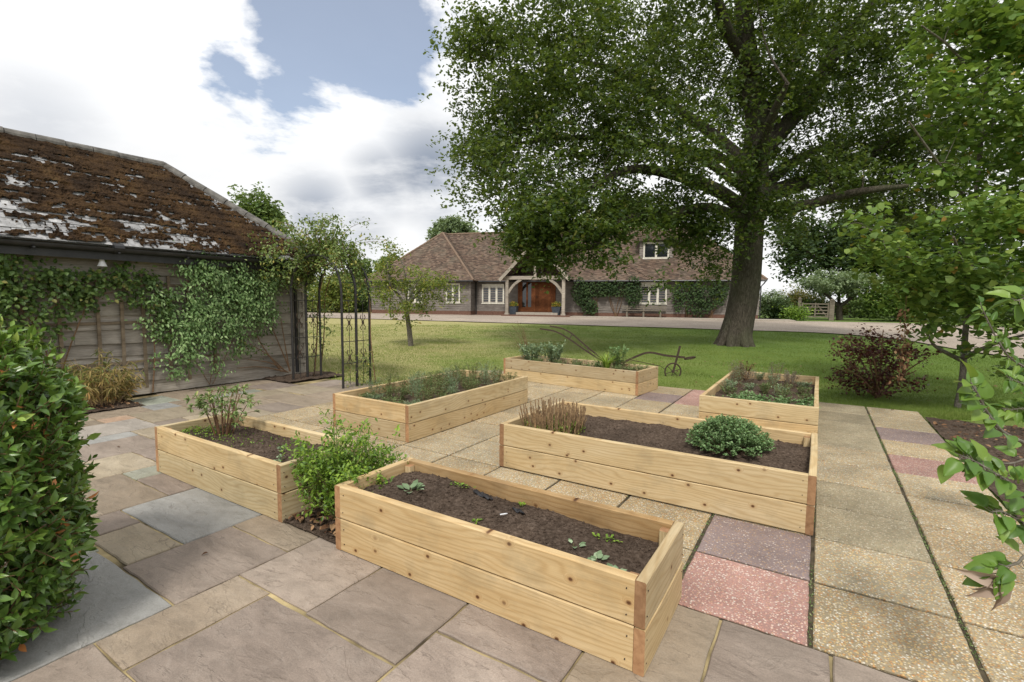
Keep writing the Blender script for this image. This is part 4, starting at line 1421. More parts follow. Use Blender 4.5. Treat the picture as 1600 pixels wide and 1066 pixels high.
# ------------------------------------------------------------------ herbs and small plants
def herb(name, label, cat, base, h, spread, nst, lps, L, Wd, tmpl, lmat, smat, r=.003, droop=0., up=.5, group=None, curl=1., dome=False, low=.15):
    t = thing(name, label, cat, base, random.random()*6.28 if name != 'x' else 0, group)
    st, P, D = [], [], []
    for k in range(nst):
        a, rr_ = random.random()*6.28, random.random()**.55
        x, y = math.cos(a)*rr_*spread, math.sin(a)*rr_*spread
        hh = h*random.uniform(.7, 1.05)
        if dome:
            hh = h*math.sqrt(max(.02, 1-(rr_*.985)**2))*random.uniform(.88, 1.05)
        sp = spline([(x*.35, y*.35, -.02), (x*.7, y*.7, hh*.55), (x*curl, y*curl, hh)], 7)
        st += tube(sp, np.linspace(r, r*.5, 7), 4, False)
        i = low + (1-low)*rng.random(lps)
        Pk = np.stack([np.interp(i, np.linspace(0, 1, 7), sp[:, c]) for c in range(3)], -1)
        P.append(Pk)
        d = rng.normal(size=(lps, 3))*.75
        d[:, 2] = np.abs(d[:, 2])*up - droop
        D.append(d)
    P, D = np.concatenate(P), np.concatenate(D)
    n = len(P)
    s = rng.uniform(.65, 1.15, n)
    obj('stem', st, smat, t)
    leaf_obj('foliage', [leaves(P + rvec(n)*.006, D, np.array([0, 0, 1])+rvec(n)*.45, L*s, Wd*s, tmpl)], lmat, t)
    return t


def on(org, rot, zf, x, y, dz=0.):
    g = loc_at(org, rot, x, y)
    return (g[0], g[1], float(zf(np.array(x), np.array(y))) + dz)


def R_plants():
    r0 = -YAW
    # planter A: seedlings
    for x, y, n, L, lab in ((.34, .30, 13, .06, 'largest seedling rosette, grey green, near the corner post of the bare soil planter'),
                            (1.45, .30, 8, .035, 'small round leaved seedling in the bare soil planter beside the back board'),
                            (1.60, .22, 8, .04, 'wrinkled grey seedling, middle of three in a row on bare soil'),
                            (1.72, .165, 10, .05, 'wrinkled grey seedling, biggest of three in a row on bare soil'),
                            (1.62, .125, 6, .03, 'tiny flat pale green seedling against the front board of the bare planter'),
                            (.88, .24, 7, .025, 'tiny paired leaf weed alone on the bare soil'),
                            (1.50, .14, 7, .026, 'tiny weed with a brown tip on the bare soil'),
                            (1.55, .47, 26, .02, 'trailing chickweed along the back board of the bare planter'),
                            (.55, .54, 22, .022, 'low chickweed sprig under the back board near the corner post'),
                            (1.0, .55, 14, .02, 'little weed tuft half way along the back board of the bare planter')):
        t = thing('seedling', lab, 'seedling', on(PA_o, r0, zA, x, y), random.random()*6)
        a = rng.random(n)*6.28
        rr_ = rng.random(n)*L*(.9 if n < 20 else 4.)
        P = np.stack([np.cos(a)*rr_, np.sin(a)*rr_*(1 if n < 20 else .4), np.full(n, .006)+rng.random(n)*L*.4], -1)
        D = np.stack([np.cos(a), np.sin(a), .25+.4*rng.random(n)], -1)
        leaf_obj('foliage', [leaves(P, D, np.array([0, 0, 1])+rvec(n)*.2, L*rng.uniform(.7, 1.2, n), L*.7, T_OVATE)], M['lf_sage'] if L > .033 else M['lf_lovage'], t)
        obj('stem', tube([(0, 0, -.01), (.002, 0, .008), (.004, .002, .02)], .002, 4), M['stem_green'], t)
    # torn membrane showing through the soil and a plant label
    for x, y, s in ((.72, .54, .82), (1.02, .47, .5)):
        c = on(PA_o, r0, zA, x, y, .02)
        V, F = grid(np.linspace(-.1, .1, 9), np.linspace(-.025, .025, 4), lambda X, Y: .006*np.sin(X*40+Y*60) + .003*np.cos(Y*120) - .004)
        V = V*np.array([s, s, 1]) + rng.normal(size=V.shape)*.003
        tag(obj('membrane_scrap', [(V, F), (V-np.array([0, 0, .002]), F[:, ::-1])], M['fabric'], loc=c, rotz=-YAW-.3), 'torn black membrane edge in the soil by the board' if s > .8 else 'dark crumpled membrane scrap lying further out on the soil', 'fabric')
    c = on(PA_o, r0, zA, .98, .37, .022)
    tag(obj('plant_label', [box(-.018, .018, -.006, .006, -.001, .001), box(.0181, .026, -.003, .003, -.001, .001)], M['white_metal'], loc=c, rotz=.4), 'white plastic plant label lying on bare soil', 'label')
    # planter B: peony, moss, seedlings
    t = thing('peony_plant', 'leafy peony with reddish stems standing in the planter near the outbuilding', 'plant', on(PB_o, r0, zB, .42, .36), 0)
    st, LV = [], []
    for k in range(17):
        a, rr_ = random.random()*6.28, random.uniform(.2, 1)
        top = np.array([math.cos(a)*.24*rr_, math.sin(a)*.24*rr_, random.uniform(.22, .43)*(1.1-.25*rr_)])
        sp = spline([(top[0]*.3, top[1]*.3, -.02), top*np.array([.7, .7, .6]), top], 7)
        st += tube(sp, np.linspace(.007, .003, 7), 5, False)
        for j in range(5):
            b0 = top*np.array([1, 1, 1]) - (0 if j < 3 else 1)*np.array([0, 0, .08])
            d0 = unit(np.array([math.cos(a+random.uniform(-1.5, 1.5)), math.sin(a+random.uniform(-1.5, 1.5)), random.uniform(.0, .5)]))
            e0 = b0 + d0*random.uniform(.05, .1)
            st += tube([b0, (b0+e0)/2+np.array([0, 0, .005]), e0], .002, 4, False)
            m = 9
            LV.append(leaves(np.tile(e0, (m, 1)), d0+rng.normal(size=(m, 3))*.65+np.array([0, 0, -.1]), np.array([0, 0, 1])+rvec(m)*.35, rng.uniform(.035, .065, m), rng.uniform(.014, .022, m), T_LANCE))
    obj('stem', st, M['stem_red'], t)
    leaf_obj('foliage', LV, M['lf_peony'], t)
    for x, y, s, n, lab in ((.22, .3, .12, 300, 'low bright green moss cushion at the foot of the peony'), (.62, .3, .16, 110, 'thin moss patch spreading over soil beyond the peony'), (.95, .38, .12, 50, 'sparse weed sprigs in the middle of the peony planter')):
        t = thing('ground_cover', lab, 'plant', on(PB_o, r0, zB, x, y), 0)
        P = np.stack([rng.normal(size=n)*s, rng.normal(size=n)*s*.7, rng.random(n)*.02], -1)
        P[:, :2] = np.clip(P[:, :2], [-x+.07, -y+.07], [1, .6-y])
        leaf_obj('foliage', [leaves(P, rvec(n)+np.array([0, 0, .5]), rvec(n), rng.uniform(.012, .024, n), .012, T_SIMPLE)], M['lf_lovage'], t)
    for x, y, lab in ((1.35, .33, 'pale two leaved seedling on the soil of the peony planter'), (1.52, .2, 'blue green seedling near the end board of the peony planter'), (1.60, .13, 'small seedling at the corner of the peony planter')):
        herb('seedling', lab, 'seedling', on(PB_o, r0, zB, x, y), .05, .03, 4, 4, .032, .02, T_OVATE, M['lf_sage'], M['stem_green'], .0015)
    # lovage-like bush in the gap between A and B
    g = W(-2.74, 2.14, .02)
    t = thing('leafy_bush', 'bright green leafy bush growing in the gap between two planters', 'bush', g, 0)
    st, LV = [], []
    for k in range(64):
        a, rr_ = random.random()*6.28, random.random()**.5
        end = np.array([math.cos(a)*.42*rr_, math.sin(a)*.42*rr_, random.uniform(.32, .68)*(1.08-.35*rr_)])
        if random.random() < .28:
            end[2] *= .4
            end[1] -= .1
        end[:2] += np.array([.04, .06])
        sp = spline([end*np.array([.15, .15, 0]), end*np.array([.55, .55, .55])+np.array([0, 0, .04]), end], 8)
        st += tube(sp, np.linspace(.006, .002, 8), 5, False)
        for j in range(9):
            f = random.uniform(.45, 1)
            b0 = np.array([np.interp(f, np.linspace(0, 1, 8), sp[:, c]) for c in range(3)])
            d0 = unit(rng.normal(size=3)+np.array([0, -.1, .25]))
            e0 = b0 + d0*random.uniform(.03, .09)
            st += tube([b0, e0], .0014, 3, False)
            m = 13
            LV.append(leaves(e0+rng.normal(size=(m, 3))*.022, d0+rng.normal(size=(m, 3))*.8, np.array([0, -.15, 1])+rvec(m)*.5, rng.uniform(.02, .042, m), rng.uniform(.011, .02, m), T_OVATE))
    obj('stem', st, M['stem_green'], t)
    leaf_obj('foliage', LV, M['lf_lovage'], t)
    # planter C: straggly herbs
    k = 0
    for i in range(5):
        for j in range(9):
            x, y = .18+i*.215+random.uniform(-.06, .06), .30+j*.24+random.uniform(-.08, .08)
            if y > 2.4:
                continue
            tall = j > 0
            row = ('along the arch side board', 'along the arch side board', 'in the middle row', 'along the path side board', 'along the path side board')[i] + (', peony planter end', ', half way along', ', lawn end')[min(2, j//3)]
            if (i + j) % 3 == 1:
                herb('lavender_plant', 'straggly grey green lavender ' + row + ' of the arch planter', 'herb', on(PC_o, r0, zC, x, y), random.uniform(.17, .29) if tall else .09, .13, 18, 22, .04, .006, T_LANCE, M['lf_sage'], M['stem_brown'], .0018, group='lavender in the planter beside the arch', low=.1)
            else:
                herb('hyssop_plant', 'fine leaved green hyssop ' + row + ' of the arch planter', 'herb', on(PC_o, r0, zC, x, y), random.uniform(.15, .28) if tall else .08, .13, 18, 22, .035, .008, T_LANCE, M['lf_herb'], M['stem_brown'], .0018, group='hyssop in the planter beside the arch', low=.1)
    # planter D
    z = lambda x, y, dz=0.: on(PD_o, PD_r, zD, x, y, dz)
    herb('sage_plant', 'low wide sage clump beside dry twigs in the lawn edge planter', 'herb', z(.42, .4), .38, .32, 40, 24, .065, .024, T_OVATE, M['lf_sage'], M['stem_green'])
    herb('sage_plant', 'taller upright sage clump in the middle of the lawn edge planter', 'herb', z(.88, .42), .42, .24, 34, 26, .065, .024, T_OVATE, M['lf_sage'], M['stem_green'])
    for x in (1.05, 1.25, 1.45, 1.62):
        herb('dry_herb', 'browned dry herb tuft between the sage and the daylily', 'herb', z(x, .40+random.uniform(-.1, .15)), .17, .13, 26, 8, .02, .005, T_LANCE, M['lf_mauve'], M['stem_brown'], .0016, group='dry herb tufts in the lawn edge planter')
    for x, y in ((1.5, .25), (1.72, .22), (1.9, .35), (2.5, .35), (2.6, .55), (1.15, .25), (.65, .22), (1.3, .6), (1.75, .6), (2.3, .25)):
        herb('ground_herb', 'low green herb mat ' + ('under the sage clumps' if x < 1. else 'among the dry herb tufts' if x < 1.6 else 'beside the daylily'), 'herb', z(x, y), .13, .15, 24, 14, .034, .016, T_OVATE, M['lf_herb'], M['stem_green'], .0015, group='low herbs in the lawn edge planter')
    t = thing('daylily', 'tuft of lime green strap leaves in the lawn edge planter', 'plant', z(2.05, .36), 0)
    m = 64
    a = rng.random(m)*6.28
    leaf_obj('foliage', [leaves(np.stack([np.cos(a)*.03, np.sin(a)*.03, np.zeros(m)], -1), np.stack([np.cos(a)*.55, np.sin(a)*.55, .6+.6*rng.random(m)], -1), np.stack([-np.cos(a), -np.sin(a), np.full(m, .8)], -1), rng.uniform(.28, .46, m), .02, (T_BLADE[0]*np.array([1, 1, 2.2]), T_BLADE[1]))], M['lf_lily'], t)
    obj('stem', tube([(0, 0, -.02), (0, 0, .02), (0, 0, .06)], .02, 6), M['stem_green'], t)
    herb('leafy_plant', 'grey green leafy plant behind the daylily', 'plant', z(2.15, .6), .44, .17, 26, 18, .06, .026, T_OVATE, M['lf_marj'], M['stem_green'])
    herb('leafy_plant', 'loose twiggy plant leaning past the daylily', 'plant', z(2.38, .6), .28, .16, 16, 12, .03, .012, T_OVATE, M['lf_rose'], M['stem_brown'], .0018)
    t = thing('dry_twigs', 'tall bare twigs rising from the end of the lawn edge planter', 'twigs', z(.2, .55), 0)
    st = []
    for k in range(9):
        a = random.uniform(1.6, 4.4)
        e = np.array([math.cos(a)*random.uniform(.1, .45), random.uniform(-.1, .25), random.uniform(.35, .85)])
        sp = spline([(0, 0, -.02), e*.5+np.array([.02, 0, .05]), e], 7)
        st += tube(sp, np.linspace(.005, .0015, 7), 4, False)
        for j in range(4):
            b0 = sp[2+j]
            st += tube([b0, b0+rng.normal(size=3)*np.array([.08, .08, .04])+np.array([0, 0, .1])], [.002, .001], 3, False)
    obj('stem', st, M['stem_brown'], t)
    # planter E: cut-back stems and the mound
    z = lambda x, y, dz=0.: on(PE_o, r0, zE, x, y, dz)
    t = thing('cut_stem_clump', 'clump of cut back upright brown stems at the end of the widest planter', 'plant', z(.34, .42), -YAW)
    st, P, D = [], [], []
    for k in range(190):
        a, rr_ = random.random()*6.28, random.random()**.5
        x, y = math.cos(a)*rr_*.27, math.sin(a)*rr_*.34
        h = random.uniform(.17, .31)*(1.05-.2*rr_)
        e = np.array([x*1.18+random.uniform(-.015, .015), y*1.18+random.uniform(-.015, .015), h])
        st += tube([(x, y, -.02), ((x+e[0])/2+random.uniform(-.004, .004), (y+e[1])/2, h*.5), e], [.0056, .005, .0046], 5)
        for zz in np.arange(.05, h, .05):
            f = zz/h
            st += tube([(x+(e[0]-x)*f, y+(e[1]-y)*f, zz-.004), (x+(e[0]-x)*f, y+(e[1]-y)*f, zz+.004)], .0068, 4, False)
        m = 5
        P.append(np.stack([np.full(m, x), np.full(m, y), rng.random(m)*.09], -1)+rng.normal(size=(m, 3))*.015)
        D.append(rng.normal(size=(m, 3))+np.array([0, 0, .6]))
    obj('stem', st, M['stem_cut'], t)
    P, D = np.concatenate(P), np.concatenate(D)
    n = len(P)
    leaf_obj('foliage', [leaves(P, D, rvec(n), rng.uniform(.02, .045, n), .018, T_OVATE)], M['lf_orchard'], t)
    herb('marjoram_mound', 'dense round green marjoram mound in the widest planter', 'herb', z(1.86, .62, -.02), .275, .34, 520, 24, .023, .014, T_OVATE, M['lf_marj'], M['stem_brown'], .0014, dome=True, low=.45, up=.9)
    # planter F: mixed herbs
    z = lambda x, y, dz=0.: on(PF_o, r0, zF, x, y, dz)
    for i in range(5):
        for j in range(8):
            x, y = .16+i*.225+random.uniform(-.06, .06), .25+j*.31+random.uniform(-.09, .09)
            u = random.random()
            side = ('along the plough side board', 'along the plough side board', 'in the middle row', 'along the paving side board', 'along the paving side board')[i]
            if y < .75 and x > .3:
                herb('strawberry_plant', 'bright green leafy herb ' + side + ', front of mixed planter', 'herb', z(x, y), .1, .13, 20, 10, .04, .024, T_OVATE, M['lf_marj'], M['stem_green'], .0016, group='leafy herbs along the front of the mixed herb planter')
            elif y > 1.6 and u < .7:
                herb('lavender_plant', ('grey green' if u < .4 else 'mauve grey') + ' spent lavender ' + side + ', lawn end of the mixed planter', 'herb', z(x, y), random.uniform(.2, .34), .12, 20, 16, .035, .006, T_LANCE, M['lf_sage'] if u < .4 else M['lf_mauve'], M['stem_brown'], .0018, group='spent lavender in the mixed herb planter')
            elif u < .8:
                herb('thyme_plant', ('dull green' if u < .45 else 'silvery') + ' thyme tuft ' + side + (', front half' if y < 1.4 else ', lawn half') + ' of mixed planter', 'herb', z(x, y), random.uniform(.08, .17), .12, 20, 14, .03, .012, T_OVATE, M['lf_herb'] if u < .45 else M['lf_sage'], M['stem_brown'], .0016, group='thyme tufts in the mixed herb planter')
    herb('reddish_herb', 'red brown tinged herb in the far corner of the mixed herb planter', 'herb', z(.22, 2.4), .3, .14, 22, 14, .04, .018, T_OVATE, M['lf_litter'], M['stem_red'], .002)
    herb('yellow_sprig', 'yellow green weed sprig in the corner of the mixed herb planter', 'herb', z(.12, 2.25), .22, .1, 12, 12, .04, .02, T_OVATE, M['lf_orchard'], M['stem_green'], .002)


R_plants()


# ------------------------------------------------------------------ old plough on the lawn
def R_plough():
    t = thing('old_plough', 'rusty antique horse plough with curved handles and a small spoked wheel on the lawn', 'plough', (0, 0, 0))
    zp = lambda x, y, Y: at(760+x*.225, 480+y*.225, Y)
    h1 = spline([zp(370, 150, 10.7), zp(480, 170, 10.65), zp(580, 225, 10.6), zp(680, 295, 10.55), zp(800, 372, 10.5), zp(890, 420, 10.45)], 24)
    h2 = spline([zp(440, 132, 11.1), zp(530, 150, 11.05), zp(600, 190, 11.0), zp(680, 260, 10.9), zp(760, 325, 10.8), zp(890, 420, 10.5)], 24)
    for h in (h1, h2):
        obj('handle', [bar(h[i], h[i+1], .016, .032) for i in range(23)], M['rust'], t)
    for i in (9, 15):
        obj('rung', tube([h1[i], h2[i]], .011, 5), M['rust'], t)
    bm = spline([zp(880, 415, 10.45), zp(980, 370, 10.4), zp(1060, 335, 10.35), zp(1110, 318, 10.3), zp(1160, 318, 10.3), zp(1240, 335, 10.25), zp(1330, 345, 10.2), zp(1380, 350, 10.15)], 26)
    obj('beam', [bar(bm[i], bm[i+1], .026, .042) for i in range(25)], M['rust'], t)
    e = bm[-1]
    th = np.linspace(0, 2*math.pi, 15)
    obj('draft_loop', tube(np.stack([e[0]+.1+.11*np.cos(th), e[1]+.05*np.sin(th), e[2]+.03*np.cos(th+1)-.01], -1), .016, 6), M['rust'], t)
    obj('wheel_staff', [bar(zp(1345, 270, 10.15), zp(1298, 447, 10.1), .025, .035)], M['rust'], t)
    c = zp(1295, 447, 10.1)
    R = c[2] + .0
    R = .172
    wh = obj('wheel', tube(np.stack([c[0]+R*np.cos(np.linspace(0, 2*math.pi, 33)), np.full(33, c[1])+.12*R*np.cos(np.linspace(0, 2*math.pi, 33)), c[2]+R*np.sin(np.linspace(0, 2*math.pi, 33))], -1), .015, 6), M['rust'], t)
    for a in np.arange(6)*math.pi/3+.3:
        obj('spoke', tube([c, c+np.array([math.cos(a)*R, .12*R*math.cos(a), math.sin(a)*R])], .007, 5), M['rust'], wh)
    obj('hub', tube([c-np.array([0, .03, 0]), c+np.array([0, .03, 0])], .026, 8), M['rust'], wh)
    # share lying in the grass, body behind the planter
    b = zp(900, 425, 10.4)
    b[2] = .02
    obj('share', [(np.array([b+np.array(v) for v in ((-.25, 0, 0), (.35, .05, -.03), (.1, .12, .26), (-.3, .1, .3), (.35, .09, -.03))]), [[0, 1, 2, 3], [3, 2, 4], [0, 3, 4, 1]])], M['rust'], t)
    obj('frame_post', [bar(b+np.array([0, .03, 0]), bm[2], .03, .05)], M['rust'], t)
    d = zp(1210, 410, 10.15)
    obj('drag_rod', tube([bm[4], d, zp(1250, 440, 10.12)], .007, 5), M['rust'], t)


R_plough()


# ------------------------------------------------------------------ the house beyond the lawn
H_ORG = np.array([-2.96, 34.6, .5])
H_ROT = math.atan2(-5.5, 17.8)
HE = np.array([math.cos(H_ROT), math.sin(H_ROT), 0])
HN = np.array([-math.sin(H_ROT), math.cos(H_ROT), 0])


def hx(px, py, yl=.9):
    """photo pixel -> (x, z) on the house plane y = yl, in the house's own frame"""
    r = ray(px, py)
    c = np.array([0, 0, CAMH])-H_ORG
    t = (yl - c@HN)/(r@HN)
    P = c + r*t
    return P@HE, P[2]


def clad(x0, x1, y, z0, z1, axis='x', sgn=-1, h=.16):
    """weatherboards as one wall surface of overlapping boards"""
    out = []
    z = z0
    while z < z1-.02:
        zt = min(z+h+.02, z1)
        a = [(x0, 0, z), (x1, 0, z), (x1, 0, zt), (x0, 0, zt)]
        o0, o1 = .034, .010
        if axis == 'x':
            V = [(x0, y+sgn*o0, z), (x1, y+sgn*o0, z), (x1, y+sgn*o1, zt), (x0, y+sgn*o1, zt), (x0, y, z), (x1, y, z)]
        else:
            V = [(y+sgn*o0, x0, z), (y+sgn*o0, x1, z), (y+sgn*o1, x1, zt), (y+sgn*o1, x0, zt), (y, x0, z), (y, x1, z)]
        out.append((np.array(V), [[0, 1, 2, 3], [4, 5, 1, 0]]))
        z += h
    return out


def window(par, x0, x1, z0, z1, y, lights, blind=0., name='window'):
    f = .055
    parts = [box(x0-.04, x1+.04, y-.055, y+.03, z0-.05, z0+.01), box(x0, x1, y-.045, y+.03, z1-f, z1), box(x0, x0+f, y-.045, y+.03, z0+.012, z1-f-.001), box(x1-f, x1, y-.045, y+.03, z0+.012, z1-f-.001)]
    w_ = obj(name, parts, M['cream'], par)
    n = lights
    step = (x1-x0-f)/n
    for k in range(n):
        a = x0+f/2+step*k
        if k:
            obj('mullion', [box(a-.03, a+.03, y-.04, y+.03, z0+.012, z1-f-.001)], M['cream'], w_)
        obj('casement', [box(a+.035, a+step-.035, y-.03, y+.02, z0+.03, z0+.07), box(a+.035, a+step-.035, y-.03, y+.02, z1-f-.05, z1-f-.01), box(a+.035, a+.07, y-.03, y+.02, z0+.071, z1-f-.051), box(a+step-.07, a+step-.035, y-.03, y+.02, z0+.071, z1-f-.051)], M['cream'], w_)
        obj('pane', [box(a+.05, a+step-.05, y-.006, y+.0, z0+.05, z1-f-.03)], M['glass'], w_)
    if blind:
        obj('blind', [box(x0+f, x1-f, y-.012, y-.008, z1-f-(z1-z0)*blind, z1-f-.002)], M['blind'], w_)
    return w_


def R_house():
    h = thing('barn_house', 'long low weatherboarded house with a steep red brown tiled hip roof', 'house', H_ORG, H_ROT)
    L, EZ, RZ, WX = 18.55, 2.42, 6.36, -8.
    yf, yb = .9, 8.9
    e = .36
    obj('wall', [box(WX+.05, L-.05, yf+.05, yb-.05, 0, EZ), box(WX+.05, -.05, .05, yf+.06, 0, EZ)] + clad(0, L, yf, .28, EZ) + clad(WX, 0, 0, .28, EZ) + clad(0, yf, 0, .28, EZ, 'y', 1) + clad(yf, yb, L, .28, EZ, 'y', 1), M['house_board'], h)
    obj('corner_board', [box(-.09, .045, -.05, .06, .28, EZ)], M['house_board'], h)
    obj('corner_board', [box(L-.08, L+.05, yf-.045, yf+.08, .28, EZ)], M['house_board'], h)
    obj('plinth', [box(WX, -.0, -.03, .06, -.2, .28), box(-.06, .03, -.03, yf, -.2, .277), box(.031, L+.03, yf-.03, yf+.06, -.2, .28), box(L-.06, L+.031, yf+.061, yb, -.2, .277)], M['brick'], h)
    obj('apron', [box(3.2, L+1.7, -.75, yf-.031, -.2, .05)], M['concrete'], h)
    # roof
    x0, x1, y0, y1, ym = .0+e, L+e, yf-e, yb+e, (yf+yb)/2
    s = ym-y0
    wy = -e
    wxl, wxr = WX-e, e
    wxm = (wxl+wxr)/2
    ap = (wxm, wy+(wxr-wxl)/2, RZ)
    mr0, mr1 = (wxm, ym, RZ), (x1-s, ym, RZ)
    slopes = [((x0, y0, EZ), (x1, y0, EZ), mr1, mr0), ((wxl, wy, EZ), (wxr, wy, EZ), ap, ap), ((wxr, wy, EZ), (x0, y0, EZ), mr0, ap),
              ((wxl, y1, EZ), (wxl, wy, EZ), ap, mr0), ((x1, y0, EZ), (x1, y1, EZ), mr1, mr1), ((x1, y1, EZ), (wxl, y1, EZ), mr0, mr1)]
    prts, rn = [], []
    for k, sl_ in enumerate(slopes):
        p_, r_ = roof_strips(*sl_, .13, .2, .022, 40+k)
        prts.append(p_)
        rn.append(r_)
    under = [(np.array(sl_, float)-np.array([0, 0, .03]), [[0, 1, 2, 3]] if sl_[2] != sl_[3] else [[0, 1, 2]]) for sl_ in slopes]
    nu = len(under)
    rf = obj('roof', prts+under, M['tiles'], h, rnd=np.concatenate(rn+[np.zeros(nu)]))
    rf['kind'] = 'stuff'
    rg = []
    for a, b in ((ap, mr0), (mr0, mr1), ((wxl, wy, EZ), ap), ((wxr, wy, EZ), ap), ((x1, y0, EZ), mr1), ((x1, y1, EZ), mr1)):
        a, b = np.array(a), np.array(b)
        nseg = max(2, int(np.linalg.norm(b-a)/.4))
        for k in range(nseg):
            rg += tube([a+(b-a)*k/nseg+np.array([0, 0, .01]), a+(b-a)*(k+.98)/nseg+np.array([0, 0, .025])], .085, 7)
    obj('ridge_run', rg, M['ridge_clay'], rf, kind='stuff')
    for a, b in (((wxl, wy-.05, EZ-.05), (wxr, wy-.05, EZ-.05)), ((x0+.05, y0-.05, EZ-.05), (x1, y0-.05, EZ-.05))):
        obj('gutter', tube([a, b], .055, 8), M['black_plastic'], h)
    obj('downpipe', tube([(L+.3, yf-.3, EZ-.08), (L+.25, yf-.2, EZ-.2), (L+.1, yf-.08, EZ-.4), (L+.1, yf-.08, .05)], .036, 6), M['black_plastic'], h)
    obj('downpipe', tube([(.12, yf-.1, EZ-.08), (.12, yf-.1, .05)], .036, 6), M['black_plastic'], h)
    # windows
    def win(a, b, lights, yl=.9, blind=0.):
        (xa, zb), (xb, zt) = hx(*a, yl), hx(*b, yl)
        return window(h, xa, xb, zb, zt, yl-.02, lights, blind)
    win((753.5, 474), (788, 444), 3, .9, .14)
    win((1000, 474.5), (1042.5, 441), 3, .9, .18)
    win((697, 473), (719, 443), 2, .0)
    win((638, 473), (660, 444), 2, .0)
    # dormer
    (xa, zb), (xb, zt) = hx(1005, 404, 2.2), hx(1046, 378, 2.2)
    d = obj('dormer', [box(xa-.25, xb+.25, 2.25, 4.6, zb-.45, zt+.12)] + clad(xa-.25, xb+.25, 2.25, zb-.45, zt+.1), M['house_board'], h)
    window(d, xa, xb, zb, zt, 2.2, 2)
    dr, drn = roof_strips((xa-.5, 1.95, zt+.1), (xb+.5, 1.95, zt+.1), (xb+.5, 4.9, zt+.95), (xa-.5, 4.9, zt+.95), .13, .2, .02, 77)
    obj('dormer_roof', [dr, (np.array([(xa-.5, 1.95, zt+.06), (xb+.5, 1.95, zt+.06), (xb+.5, 4.9, zt+.9), (xa-.5, 4.9, zt+.9)]), [[0, 1, 2, 3]])], M['tiles'], d, rnd=np.concatenate([drn, [0]]))
    # porch in oak
    yp = -.55
    xl, _ = hx(792.5, 470, yp)
    xr, _ = hx(880.5, 470, yp)
    for x in (xl, xr):
        obj('porch_post', [box(x-.1, x+.1, yp-.1, yp+.1, .2, 2.45)], M['oak_frame'], h)
        obj('post_base', [box(x-.14, x+.14, yp-.14, yp+.14, .05, .2)], M['concrete'], h)
    obj('porch_beam', [box(xl-.25, xr+.1, yp-.09, yp+.09, 2.45, 2.68)], M['oak_frame'], h)
    for x in (xl, xr):
        obj('side_beam', [box(x-.08, x+.08, yp+.095, yf-.05, 2.46, 2.64)], M['oak_frame'], h)
    for x, s_ in ((xl, 1), (xr, -1)):
        a = np.array([x+s_*.06, yp, 1.55])
        b = np.array([x+s_*.98, yp, 2.47])
        m_ = (a+b)/2 + np.array([-s_*.06, 0, .08])
        sp = spline([a, m_, b], 8)
        obj('porch_brace', [bar(sp[i], sp[i+1]+(sp[i+1]-sp[i])*.04, .12, .17) for i in range(7)], M['oak_frame'], h)
    xm = (xl+xr)/2
    zr = 2.62 + (xr-xl)/2*1.0 + .35
    obj('king_post', [box(xm-.08, xm+.08, yp-.07, yp+.07, 2.68, zr-.2)], M['oak_frame'], h)
    pr, prn = [], []
    for k, (xa_, s_) in enumerate(((xl-.45, 1), (xr+.45, -1))):
        p_, r_ = roof_strips((xa_, yp-.35, 2.55-.1), (xa_, 3.5, 2.55-.1), (xm, 3.5, zr), (xm, yp-.35, zr), .13, .2, .02, 90+k)
        pr += [p_]
        prn.append(r_)
        obj('barge_board', [bar((xa_, yp-.36, 2.38), (xm, yp-.36, zr-.06), .05, .2)], M['oak_frame'], h)
    obj('porch_roof', pr, M['tiles'], h, rnd=np.concatenate(prn))
    # doors and glazed side
    (dx0, _), (dx1, _), (dxm, _) = hx(812, 470), hx(866, 470), hx(836, 470)
    df = obj('door_frame', [box(dx0-.1, dx0, yf-.12, yf-.03, .28, 2.42), box(dx1, dx1+.1, yf-.12, yf-.03, .28, 2.42), box(dxm-.05, dxm+.05, yf-.12, yf-.03, .28, 2.42), box(dx0+.001, dxm-.051, yf-.12, yf-.03, 2.3, 2.42), box(dxm+.051, dx1-.001, yf-.12, yf-.03, 2.3, 2.42)], M['door'], h)
    w3 = (dxm-dx0-.06)/2
    sp_ = obj('side_panel', [box(dx0+.001, dxm-.051, yf-.1, yf-.04, .28, .6), box(dx0+.001, dx0+.22, yf-.1, yf-.04, .601, 2.299), box(dx0+w3-.03, dx0+w3+.09, yf-.1, yf-.04, .601, 2.299), box(dxm-.25, dxm-.051, yf-.1, yf-.04, .601, 2.299)], M['door'], h)
    for a in (dx0+.221, dx0+w3+.091):
        obj('pane', [box(a, a+w3-.26, yf-.07, yf-.05, .601, 2.299)], M['glass'], sp_)
    n = 6
    st_ = (dx1-dxm-.06)/n
    dd = obj('door', [box(dxm+.051, dx1-.001, yf-.075, yf-.04, .28, 2.299)], M['door'], h)
    for k in range(n):
        obj('door_plank', [box(dxm+.055+st_*k, dxm+.045+st_*(k+1), yf-.095, yf-.0755, .29, 2.29)], M['door'], dd)
    obj('door_handle', tube([(dxm+.13, yf-.1, 1.25), (dxm+.13, yf-.13, 1.27), (dxm+.13, yf-.13, 1.4), (dxm+.13, yf-.1, 1.42)], .012, 6), M['iron'], dd)
    sx0, sx1 = hx(783, 495, yp-.25)[0], hx(890, 495, yp-.25)[0]
    obj('step', [box(sx0, sx1, yp-.3, yf-.031, -.2, .10)], M['brick'], h)
    obj('step', [box(sx0+.9, sx1-.9, yp+.2, yf-.032, .1005, .25)], M['concrete'], h)
